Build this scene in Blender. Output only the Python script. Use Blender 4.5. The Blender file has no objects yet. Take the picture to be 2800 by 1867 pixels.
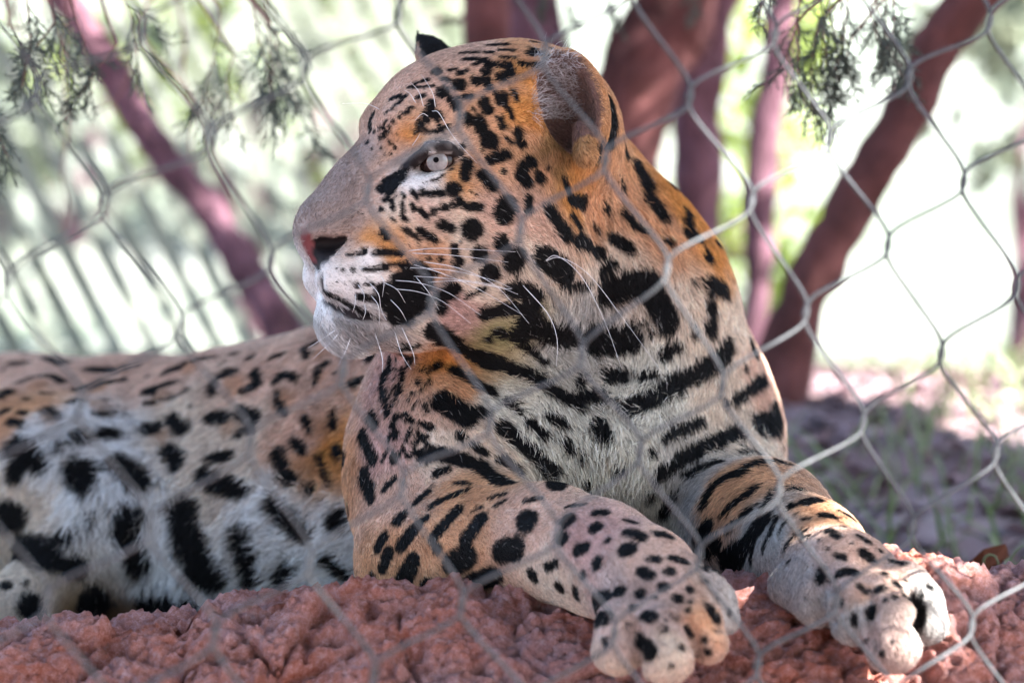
import bpy, math, random
import numpy as np
from mathutils import Vector, Matrix

FUR = True
random.seed(7)
RNG = np.random.default_rng(11)
scene = bpy.context.scene
COL = scene.collection

# ------------------------------------------------------------------ camera
CAM_Z = 0.31                     # camera height above the terrace the jaguar lies on
FPX, CX, CY = 8044.0, 1400.0, 933.5   # focal length and centre in photo pixels (2800 x 1867)
cam_data = bpy.data.cameras.new('camera')
cam = bpy.data.objects.new('camera', cam_data)
COL.objects.link(cam)
cam.location = (0, 0, CAM_Z)
cam.rotation_euler = (math.radians(90), 0, 0)
cam_data.sensor_width = 36.0
cam_data.lens = 36.0 * FPX / 2800.0
cam_data.clip_end = 2000
cam_data.clip_start = 0.05
cam_data.dof.use_dof = True
cam_data.dof.focus_distance = 2.37
cam_data.dof.aperture_fstop = 3.6
scene.camera = cam

# ------------------------------------------------------------------ sky, sun, exposure
SUN_TO = Vector((0.72, -0.30, 0.80)).normalized()     # direction towards the sun
world = bpy.data.worlds.new('World')
scene.world = world
world.use_nodes = True
wn = world.node_tree
bgn = wn.nodes['Background']
sky = wn.nodes.new('ShaderNodeTexSky')
sky.sky_type = 'NISHITA'
sky.sun_disc = False
sky.sun_elevation = math.asin(SUN_TO.z)
sky.sun_rotation = math.atan2(SUN_TO.x, SUN_TO.y)
sky.air_density = 1.0
sky.dust_density = 1.0
wn.links.new(sky.outputs[0], bgn.inputs[0])
bgn.inputs[1].default_value = 0.075
sun_data = bpy.data.lights.new('sun', 'SUN')
sun_data.energy = 5.0
sun_data.angle = math.radians(0.53)
sun_data.color = (1.0, 0.97, 0.93)
sun = bpy.data.objects.new('sun', sun_data)
COL.objects.link(sun)
sun.rotation_euler = SUN_TO.to_track_quat('Z', 'Y').to_euler()
scene.view_settings.view_transform = 'Standard'
scene.view_settings.look = 'None'
scene.view_settings.gamma = 1.0
scene.view_settings.use_curve_mapping = False
scene.view_settings.exposure = 3.3
scene.cycles.use_denoising = True
scene.cycles.max_bounces = 6
scene.cycles.diffuse_bounces = 4
scene.cycles.transparent_max_bounces = 8
scene.cycles_curves.shape = 'RIBBONS'

# ------------------------------------------------------------------ helpers
def P(x, y, Y):
    """photo pixel + distance -> world point"""
    return np.array([(x - CX) / FPX * Y, Y, CAM_Z - (y - CY) / FPX * Y])

def PX(px, Y):
    return px / FPX * Y

def thing(name, label, cat, loc=(0, 0, 0), group=None):
    o = bpy.data.objects.new(name, None)
    o.empty_display_size = 0.1
    COL.objects.link(o)
    o.location = loc
    tag(o, label, cat, group)
    return o

def tag(o, label=None, cat=None, group=None, kind=None):
    if label: o['label'] = label
    if cat: o['category'] = cat
    if group: o['group'] = group
    if kind: o['kind'] = kind
    return o

def mesh_obj(name, verts, faces, mat=None, parent=None, smooth=True):
    me = bpy.data.meshes.new(name)
    v = np.asarray(verts, dtype=np.float64)
    if parent is not None:
        v = v - np.array(parent_loc(parent))
    if isinstance(faces, np.ndarray):
        n = faces.shape[1]
        me.vertices.add(len(v)); me.vertices.foreach_set('co', v.astype(np.float32).ravel())
        me.loops.add(faces.size); me.loops.foreach_set('vertex_index', faces.astype(np.int32).ravel())
        me.polygons.add(len(faces))
        me.polygons.foreach_set('loop_start', np.arange(0, faces.size, n, dtype=np.int32))
        me.update(calc_edges=True)
        me.validate()
    else:
        me.from_pydata([tuple(p) for p in v], [], faces)
    if smooth:
        me.polygons.foreach_set('use_smooth', np.ones(len(me.polygons), dtype=bool))
    me.update()
    if mat: me.materials.append(mat)
    o = bpy.data.objects.new(name, me)
    COL.objects.link(o)
    if parent is not None: o.parent = parent
    return o

def parent_loc(p):
    l = Vector(p.location)
    while p.parent is not None:
        p = p.parent
        l = l + Vector(p.location)
    return l

class MB:
    """collects tubes and faces into one mesh"""
    def __init__(s):
        s.v, s.f = [], []
    def tube(s, pts, rad, n=8, cap=True):
        pts = [np.asarray(p, float) for p in pts]
        m = len(pts)
        if np.isscalar(rad): rad = [rad] * m
        up = np.array([0.31, 0.17, 0.93])
        base = len(s.v)
        prev = None
        for i in range(m):
            t = pts[min(i + 1, m - 1)] - pts[max(i - 1, 0)]
            t = t / (np.linalg.norm(t) + 1e-12)
            a = prev if prev is not None else up
            a = a - t * (a @ t)
            if np.linalg.norm(a) < 1e-6:
                a = np.array([1.0, 0, 0]) - t * t[0]
            a /= np.linalg.norm(a)
            prev = a
            b = np.cross(t, a)
            for k in range(n):
                an = 2 * math.pi * k / n
                s.v.append(pts[i] + rad[i] * (math.cos(an) * a + math.sin(an) * b))
        for i in range(m - 1):
            for k in range(n):
                k2 = (k + 1) % n
                s.f.append((base + i * n + k, base + i * n + k2, base + (i + 1) * n + k2, base + (i + 1) * n + k))
        if cap:
            s.f.append(tuple(base + k for k in reversed(range(n))))
            s.f.append(tuple(base + (m - 1) * n + k for k in range(n)))
    def quad(s, a, b, c, d):
        i = len(s.v)
        s.v += [a, b, c, d]
        s.f.append((i, i + 1, i + 2, i + 3))
    def tri(s, a, b, c):
        i = len(s.v)
        s.v += [a, b, c]
        s.f.append((i, i + 1, i + 2))
    def build(s, name, mat, parent=None, smooth=True):
        return mesh_obj(name, s.v, s.f, mat, parent, smooth)

def catmull(pts, per=6):
    p = [np.asarray(q, float) for q in pts]
    p = [2 * p[0] - p[1]] + p + [2 * p[-1] - p[-2]]
    out = []
    for i in range(1, len(p) - 2):
        for k in range(per):
            t = k / per
            out.append(0.5 * ((2 * p[i]) + (-p[i-1] + p[i+1]) * t + (2*p[i-1] - 5*p[i] + 4*p[i+1] - p[i+2]) * t*t
                              + (-p[i-1] + 3*p[i] - 3*p[i+1] + p[i+2]) * t**3))
    out.append(p[-2])
    return out

# vectorised value noise -------------------------------------------------
def _hash(ix, iy, iz, seed):
    h = (ix * 374761393 + iy * 668265263 + iz * 2147483647 + seed * 144665) & 0xFFFFFFFF
    h = ((h ^ (h >> 13)) * 1274126177) & 0xFFFFFFFF
    h = (h ^ (h >> 16)) & 0xFFFFFFFF
    return (h & 0xFFFF).astype(np.float64) / 65535.0

def vnoise(p, freq, seed=0):
    q = np.asarray(p, np.float64) * freq + 1000.0
    i = np.floor(q).astype(np.int64)
    f = q - i
    f = f * f * (3 - 2 * f)
    r = 0
    for dx in (0, 1):
        for dy in (0, 1):
            for dz in (0, 1):
                w = (f[:, 0] if dx else 1 - f[:, 0]) * (f[:, 1] if dy else 1 - f[:, 1]) * (f[:, 2] if dz else 1 - f[:, 2])
                r = r + w * _hash(i[:, 0] + dx, i[:, 1] + dy, i[:, 2] + dz, seed)
    return r * 2 - 1

def fbm(p, freq, octaves=4, seed=0, gain=0.5):
    a, r, tot = 1.0, 0, 0
    for o in range(octaves):
        r = r + a * vnoise(p, freq * 2.03 ** o, seed + o * 17)
        tot += a
        a *= gain
    return r / tot

# materials --------------------------------------------------------------
def new_mat(name):
    m = bpy.data.materials.new(name)
    m.use_nodes = True
    nt = m.node_tree
    return m, nt, nt.nodes['Principled BSDF']

def noise_mat(name, c1, c2, scale=8.0, rough=0.85, bump=0.3, bscale=None, detail=6, c3=None, bdist=0.01, spec=0.3):
    m, nt, b = new_mat(name)
    tc = nt.nodes.new('ShaderNodeTexCoord')
    n = nt.nodes.new('ShaderNodeTexNoise')
    n.inputs['Scale'].default_value = scale
    n.inputs['Detail'].default_value = detail
    n.inputs['Roughness'].default_value = 0.65
    nt.links.new(tc.outputs['Object'], n.inputs['Vector'])
    r = nt.nodes.new('ShaderNodeValToRGB')
    r.color_ramp.elements[0].position = 0.33
    r.color_ramp.elements[1].position = 0.68
    r.color_ramp.elements[0].color = (*c1, 1)
    r.color_ramp.elements[1].color = (*c2, 1)
    if c3:
        e = r.color_ramp.elements.new(0.5)
        e.color = (*c3, 1)
    nt.links.new(n.outputs['Fac'], r.inputs['Fac'])
    nt.links.new(r.outputs['Color'], b.inputs['Base Color'])
    b.inputs['Roughness'].default_value = rough
    b.inputs['Specular IOR Level'].default_value = spec
    if bump:
        n2 = nt.nodes.new('ShaderNodeTexNoise')
        n2.inputs['Scale'].default_value = bscale or scale * 3
        n2.inputs['Detail'].default_value = 8
        n2.inputs['Roughness'].default_value = 0.7
        nt.links.new(tc.outputs['Object'], n2.inputs['Vector'])
        bp = nt.nodes.new('ShaderNodeBump')
        bp.inputs['Strength'].default_value = bump
        bp.inputs['Distance'].default_value = bdist
        nt.links.new(n2.outputs['Fac'], bp.inputs['Height'])
        nt.links.new(bp.outputs['Normal'], b.inputs['Normal'])
    return m

def attr_mat(name, attr, rough=0.7, spec=0.25):
    m, nt, b = new_mat(name)
    a = nt.nodes.new('ShaderNodeAttribute')
    a.attribute_name = attr
    nt.links.new(a.outputs['Color'], b.inputs['Base Color'])
    b.inputs['Roughness'].default_value = rough
    b.inputs['Specular IOR Level'].default_value = spec
    return m, nt, b

def leaf_mat(name, c, c2, trans=0.35):
    m, nt, b = new_mat(name)
    g = nt.nodes.new('ShaderNodeNewGeometry')
    mix = nt.nodes.new('ShaderNodeMix'); mix.data_type = 'RGBA'
    mix.inputs['A'].default_value = (*c, 1); mix.inputs['B'].default_value = (*c2, 1)
    nt.links.new(g.outputs['Random Per Island'], mix.inputs['Factor'])
    nt.links.new(mix.outputs['Result'], b.inputs['Base Color'])
    b.inputs['Roughness'].default_value = 0.55
    tr = nt.nodes.new('ShaderNodeBsdfTranslucent')
    nt.links.new(mix.outputs['Result'], tr.inputs['Color'])
    ms = nt.nodes.new('ShaderNodeMixShader')
    ms.inputs[0].default_value = trans
    out = nt.nodes['Material Output']
    nt.links.new(b.outputs[0], ms.inputs[1]); nt.links.new(tr.outputs[0], ms.inputs[2])
    nt.links.new(ms.outputs[0], out.inputs['Surface'])
    return m
# ================================================================== the jaguar's body as a smooth implicit surface
TH = math.radians(25)
HF = np.array([-math.cos(TH), -math.sin(TH), 0.0])      # head forward
HU = np.array([0, 0, 1.0])
HW = np.array([math.sin(TH), -math.cos(TH), 0.0])       # towards the head's left (camera side)
H0 = P(1350, 420, 2.47)
def HP(x, y, w=0.0):
    """photo pixel on the head plane w metres from the midplane"""
    d = np.array([(x - CX) / FPX, 1.0, -(y - CY) / FPX])
    o = np.array([0, 0, CAM_Z])
    t = ((H0 + HW * w - o) @ HW) / (d @ HW)
    return o + d * t

PR = []     # primitives
def cone(a, b, r1, r2, k=0.02, op=1):
    PR.append(('c', np.asarray(a), np.asarray(b), r1, r2, k, op))
def chain(pts, k=0.03, op=1):
    for (a, ra), (b, rb) in zip(pts[:-1], pts[1:]):
        cone(a, b, ra, rb, k, op)
def ell(c, r, k=0.02, op=1, pitch=0.0, frame=None):
    if frame is None:
        cp, sp = math.cos(math.radians(pitch)), math.sin(math.radians(pitch))
        f = HF * cp + HU * sp
        u = -HF * sp + HU * cp
        frame = np.array([f, u, HW])
    PR.append(('e', np.asarray(c), np.asarray(frame), np.asarray(r, float), 0, k, op))
def mm(*a): return [x / 1000 for x in a]

def prim_d(pr, p):
    if pr[0] == 'c':
        _, a, b, r1, r2, k, op = pr
        ba = (b - a).astype(p.dtype)
        pa = p - a.astype(p.dtype)
        t = np.clip((pa @ ba) / max(float(ba @ ba), 1e-9), 0, 1)
        q = pa - t[..., None] * ba
        return np.sqrt((q * q).sum(-1)) - (r1 + (r2 - r1) * t)
    _, c, fr, r, _, k, op = pr
    q = (p - c.astype(p.dtype)) @ fr.T.astype(p.dtype)
    q1 = q / r.astype(p.dtype)
    k0 = np.sqrt((q1 * q1).sum(-1)) + 1e-6
    q2 = q1 / r.astype(p.dtype)
    k1 = np.sqrt((q2 * q2).sum(-1)) + 1e-6
    return k0 * (k0 - 1) / k1

def comb(d, e, k, op):
    if op > 0:
        h = np.maximum(k - np.abs(d - e), 0) / k
        return np.minimum(d, e) - h * h * k * 0.25
    e = -e
    h = np.maximum(k - np.abs(d - e), 0) / k
    return np.maximum(d, e) + h * h * k * 0.25

def sdf(p):
    d = np.full(p.shape[:-1], 10.0, p.dtype)
    for pr in PR:
        d = comb(d, prim_d(pr, p), pr[5], pr[6])
    return d

def trace(xy, tmin=1.9, tmax=3.6):
    """photo pixels -> points on the body surface (nan where the ray misses)"""
    xy = np.asarray(xy, float)
    dv = np.stack([(xy[:, 0] - CX) / FPX, np.ones(len(xy)), -(xy[:, 1] - CY) / FPX], -1)
    o = np.array([0, 0, CAM_Z])
    t = np.full(len(xy), tmin)
    for _ in range(90):
        p = o + dv * t[:, None]
        t = np.minimum(t + sdf(p) * 0.8, tmax + 0.1)
    p = o + dv * t[:, None]
    p[(np.abs(sdf(p)) > 0.004) | (t > tmax)] = np.nan
    return p

def sgrad(p, e=0.002):
    g = np.stack([sdf(p + np.eye(3)[i] * e) - sdf(p - np.eye(3)[i] * e) for i in range(3)], -1)
    return g / (np.linalg.norm(g, axis=-1, keepdims=True) + 1e-9)

# --- trunk, from the shoulder back to the hips on the left
chain([(P(1320, 1200, 2.70), .130), (P(1000, 1265, 2.76), .124), (P(700, 1315, 2.83), .119), (P(350, 1325, 2.93), .117), (P(60, 1330, 3.02), .124), (P(-260, 1360, 3.10), .125)], .05)
chain([(P(1300, 1330, 2.82), .13), (P(700, 1400, 2.94), .125), (P(60, 1420, 3.12), .13), (P(-260, 1450, 3.2), .12)], .06)
chain([(P(1000, 1500, 2.68), .09), (P(650, 1540, 2.74), .092), (P(350, 1550, 2.82), .09)], .06)       # belly
# haunch, knee and hind foot
chain([(P(60, 1330, 2.86), .095), (P(200, 1380, 2.78), .080), (P(310, 1440, 2.73), .062)], .05)
chain([(P(330, 1470, 2.72), .055), (P(180, 1600, 2.69), .040), (P(40, 1690, 2.66), .036)], .03)
chain([(P(40, 1700, 2.66), .036), (P(-160, 1730, 2.62), .036)], .02)
# tail lying behind
chain([(P(-300, 1420, 3.2), .045), (P(-420, 1600, 3.35), .032), (P(-300, 1660, 3.55), .028)], .03)
# --- neck and chest
chain([(P(1450, 420, 2.55), .070), (P(1472, 600, 2.575), .086), (P(1612, 850, 2.60), .113), (P(1605, 1150, 2.63), .141), (P(1600, 1380, 2.62), .13)], .06)
ell(P(1640, 1230, 2.53), mm(70, 110, 60), .06, frame=np.eye(3))                      # breast
# --- right shoulder and foreleg (nearer the fence)
chain([(P(1330, 1130, 2.54), .105), (P(1290, 1290, 2.50), .098), (P(1195, 1545, 2.42), .060)], .05)
chain([(P(1195, 1530, 2.42), .060), (P(1340, 1500, 2.37), .050), (P(1500, 1483, 2.32), .040), (P(1640, 1525, 2.27), .038), (P(1760, 1590, 2.225), .036)], .03)
# right paw
chain([(P(1760, 1590, 2.225), .036), (P(1815, 1680, 2.195), .040)], .025)
ell(P(1800, 1645, 2.20), mm(42, 30, 30), .02, frame=np.eye(3))
def toes(rows):
    for kx, ky, tx, ty, Yk, Yt, r1, r2 in rows:
        a_, b_ = P(kx, ky, Yk), P(tx, ty, Yt)
        chain([(a_, r1), (a_ * .45 + b_ * .55 + np.array([0, -.004, .004]), (r1 + r2) * .5)], .008)
        chain([(a_ * .45 + b_ * .55 + np.array([0, -.004, .004]), (r1 + r2) * .49), (b_, r2)], .004)
toes(((1715, 1670, 1688, 1775, 2.185, 2.160, .0200, .0190), (1795, 1680, 1822, 1795, 2.178, 2.146, .0215, .0208),
      (1875, 1665, 1932, 1755, 2.182, 2.158, .0200, .0160), (1925, 1620, 1978, 1690, 2.195, 2.183, .0180, .0125)))
# --- left shoulder and foreleg
chain([(P(1812, 1060, 2.70), .082), (P(1845, 1200, 2.66), .080), (P(1945, 1450, 2.55), .066)], .05)
chain([(P(1960, 1440, 2.54), .066), (P(2090, 1450, 2.43), .050), (P(2210, 1520, 2.33), .038), (P(2290, 1580, 2.27), .036)], .035)
ell(P(2350, 1600, 2.255), mm(46, 31, 31), .025, frame=np.array([[.8, 0, -.6], [.6, 0, .8], [0, -1, 0]]))
toes(((2250, 1590, 2232, 1660, 2.245, 2.235, .0165, .0150), (2320, 1615, 2335, 1698, 2.225, 2.205, .0205, .0180),
      (2400, 1640, 2440, 1765, 2.215, 2.180, .0215, .0205), (2470, 1610, 2532, 1700, 2.235, 2.220, .0215, .0170)))
cone(P(2160, 1600, 2.27), P(2200, 1640, 2.25), .016, .012, .01)
# --- head
ell(HP(1410, 350, 0), mm(92, 74, 70), .03)                       # cranium
ell(HP(1205, 348, 0), mm(64, 56, 52), .03, pitch=-24)            # forehead
chain([(HP(1130, 430, 0), .040), (HP(1012, 525, 0), .031), (HP(895, 612, 0), .026)], .022)   # nose bridge
ell(HP(1090, 650, 0), mm(75, 48, 44), .03, pitch=-25)            # upper jaw
ell(HP(1330, 800, 0), mm(85, 45, 50), .03)                       # throat root
for s in (1, -1):
    ell(HP(1112 + 24 * s, 345, .030 * s), mm(31, 19, 19), .018)            # brow
    ell(HP(1245 + 40 * s, 565, .050 * s), mm(62, 46, 26), .035, pitch=-10)  # cheek bone
    ell(HP(1170 + 36 * s, 640, .040 * s), mm(62, 44, 22), .03, pitch=-20)
    ell(HP(1340 + 45 * s, 700, .046 * s), mm(72, 62, 34), .04)             # jaw muscle
    chain([(HP(1290, 820, .036 * s), .032), (HP(1120, 850, .026 * s), .028), (HP(975, 868, .012 * s), .026)], .02)   # lower jaw
ell(HP(945, 878, 0), mm(24, 23, 24), .015)                       # chin
for s in (1, -1):
    ell(HP(965 + 18 * s, 745, .020 * s), mm(38, 27, 22), .010, pitch=-8)   # whisker pads
    ell(HP(1080 + 28 * s, 775, .034 * s), mm(46, 27, 16), .016, pitch=4)
ell(HP(868, 655, 0), mm(15, 19, 20), .012, pitch=-20)            # nose pad
# features laid on the traced surface
def S(x, y):
    return trace([(x, y)])[0]
NOSE_N = trace([(862, 668), (885, 668), (910, 668), (932, 655)])
for q, r in zip(NOSE_N, (.0055, .0075, .0065, .0040)):
    cone(q, q + np.array([.004, .009, 0.001]), r, r * .7, .004, -1)
ph = trace([(866, 722), (872, 750), (880, 790)])
chain([(q, .0022) for q in ph], .003, -1)
mouth = trace([(884, 818), (925, 846), (975, 866), (1040, 878), (1110, 870), (1180, 845)])
chain([(q, .0022) for q in mouth], .004, -1)
EYE_S = trace([(1124, 463), (1150, 453), (1183, 441), (1213, 438), (1240, 438)])
EYE_C = EYE_S[2] + np.array([0.004, .0125, 0])
chain(list(zip(EYE_S, (.0034, .0090, .0112, .0098, .0040))), .003, -1)
YE = EYE_C[1] - .0165
UPLID = [(P(1110, 468, YE + .012), .0030), (P(1138, 437, YE + .0045), .0044), (P(1178, 404, YE + .0015), .0054), (P(1222, 404, YE + .004), .0050), (P(1258, 430, YE + .012), .0034)]
LOLID = [(P(1110, 474, YE + .012), .0028), (P(1148, 488, YE + .006), .0034), (P(1188, 490, YE + .0035), .0038), (P(1228, 474, YE + .0055), .0035), (P(1258, 434, YE + .012), .0030)]
chain(UPLID, .005)
chain(LOLID, .005)
# ears
EAR_AX = np.array([[0.86, 0.0, -0.50], [0.42, 0.0, 0.9], [0, -1, 0]]); EAR_AX = EAR_AX / np.linalg.norm(EAR_AX, axis=1, keepdims=True)
ec = P(1565, 285, 2.435)
EAR_F = np.array([[.93, .25, .27], [-.28, 0, .96], [.24, -.96, .07]])
u_, s_, vt_ = np.linalg.svd(EAR_F); EAR_F = u_ @ vt_
ell(ec, mm(29, 47, 30), .010, frame=EAR_F)
ell(ec + np.array([-.006, -.013, -.002]), mm(22.5, 39, 30), .006, -1, frame=EAR_F)
cone(P(1590, 350, 2.415), P(1600, 425, 2.405), .007, .009, .008)         # fold of skin at the ear's root
chain([(P(1215, 205, 2.545), .026), (P(1178, 146, 2.55), .0125), (P(1140, 92, 2.553), .0022)], .008)   # far ear
# creases between the toes
CREASE = []
for pl in ([(1722, 1711), (1743, 1740), (1748, 1785), (1746, 1835)], [(1835, 1676), (1878, 1711), (1893, 1738), (1906, 1775), (1908, 1815)], [(1929, 1642), (1954, 1684), (1975, 1715)],
           [(2262, 1582), (2284, 1625), (2280, 1690)], [(2373, 1609), (2378, 1660), (2374, 1720), (2388, 1765)], [(2495, 1625), (2505, 1690), (2505, 1750)]):
    pl = np.array(pl, float)
    t = np.linspace(0, len(pl) - 1, 9)
    tp = trace(np.c_[np.interp(t, np.arange(len(pl)), pl[:, 0]), np.interp(t, np.arange(len(pl)), pl[:, 1])])
    tp = [q for q in tp if np.isfinite(q).all()]
    if len(tp) > 1:
        CREASE.append(tp)
for tp in CREASE:
    chain([(q, .0044) for q in tp], .004, -1)

def body_mesh(h=0.004):
    lo = np.array([-0.95, 1.98, -0.03]); hi = np.array([0.52, 3.50, 0.66])
    B = 8
    nb = np.ceil((hi - lo) / (B * h)).astype(int)
    cc = [lo[a] + (np.arange(nb[a]) + 0.5) * B * h for a in range(3)]
    C = np.stack(np.meshgrid(*cc, indexing='ij'), -1).reshape(-1, 3).astype(np.float32)
    dc = sdf(C)
    act = np.abs(dc) < B * h * 0.87 + 0.03
    D = np.repeat(np.repeat(np.repeat(dc.reshape(nb), B, 0), B, 1), B, 2)
    ids = np.nonzero(act)[0]
    g = (np.stack(np.meshgrid(*[np.arange(B)] * 3, indexing='ij'), -1).reshape(-1, 3) * h).astype(np.float32)
    org = C[ids] - np.float32(B * h / 2)
    V = np.full((len(ids), B ** 3), 1.0, np.float32)
    Ca = C[ids]
    for pr in PR:
        m = prim_d(pr, Ca) < B * h * 0.87 + pr[5] + 0.02
        if not m.any(): continue
        p = org[m][:, None, :] + g[None]
        V[m] = comb(V[m], prim_d(pr, p), pr[5], pr[6])
    bi = np.stack(np.unravel_index(ids, nb), -1)
    for n in range(len(ids)):
        i, j, k = bi[n] * B
        D[i:i+B, j:j+B, k:k+B] = V[n].reshape(B, B, B)
    s = D < 0
    nx, ny, nz = D.shape
    # cells with mixed signs
    cnt = np.zeros((nx-1, ny-1, nz-1), np.int8)
    for a in (0, 1):
        for b in (0, 1):
            for c in (0, 1):
                cnt += s[a:nx-1+a, b:ny-1+b, c:nz-1+c]
    cells = np.argwhere((cnt > 0) & (cnt < 8))
    idx = np.full(cnt.shape, -1, np.int32)
    idx[tuple(cells.T)] = np.arange(len(cells))
    acc = np.zeros((len(cells), 3)); num = np.zeros(len(cells))
    cor = [(a, b, c) for a in (0, 1) for b in (0, 1) for c in (0, 1)]
    val = {q: D[cells[:, 0]+q[0], cells[:, 1]+q[1], cells[:, 2]+q[2]] for q in cor}
    for q in cor:
        for ax in range(3):
            if q[ax] == 0:
                r = list(q); r[ax] = 1; r = tuple(r)
                v0, v1 = val[q], val[r]
                m = (v0 < 0) != (v1 < 0)
                t = np.where(m, v0 / np.where(v0 == v1, 1, v0 - v1), 0)
                pt = np.tile(np.array(q, float), (len(cells), 1)); pt[:, ax] += t
                acc[m] += pt[m]; num[m] += 1
    verts = lo + (cells + acc / num[:, None]) * h
    F = []
    for ax in range(3):
        o1, o2 = [(1, 2), (2, 0), (0, 1)][ax]
        sl0 = [slice(None)] * 3; sl1 = [slice(None)] * 3
        sl0[ax] = slice(0, -1); sl1[ax] = slice(1, None)
        e = np.argwhere(s[tuple(sl0)] != s[tuple(sl1)])
        ok = (e[:, o1] > 0) & (e[:, o2] > 0) & (e[:, o1] < D.shape[o1]-1) & (e[:, o2] < D.shape[o2]-1)
        e = e[ok]
        ins = s[tuple(e.T)]
        q = []
        for d1, d2 in ((-1, -1), (0, -1), (0, 0), (-1, 0)):
            t = e.copy(); t[:, o1] += d1; t[:, o2] += d2
            q.append(idx[tuple(t.T)])
        q = np.stack(q, -1)
        q[~ins] = q[~ins][:, ::-1]
        F.append(q)
    F = np.concatenate(F)
    F = F[(F >= 0).all(1)]
    return verts, F

BV, BF = body_mesh()
tri = np.concatenate([BF[:, [0, 1, 2]], BF[:, [0, 2, 3]]])
fn = np.cross(BV[tri[:, 1]] - BV[tri[:, 0]], BV[tri[:, 2]] - BV[tri[:, 0]])
BN = np.zeros_like(BV)
for c in range(3):
    for a in range(3):
        BN[:, a] += np.bincount(tri[:, c], fn[:, a], len(BV))
BN /= np.linalg.norm(BN, axis=1, keepdims=True) + 1e-12
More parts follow.
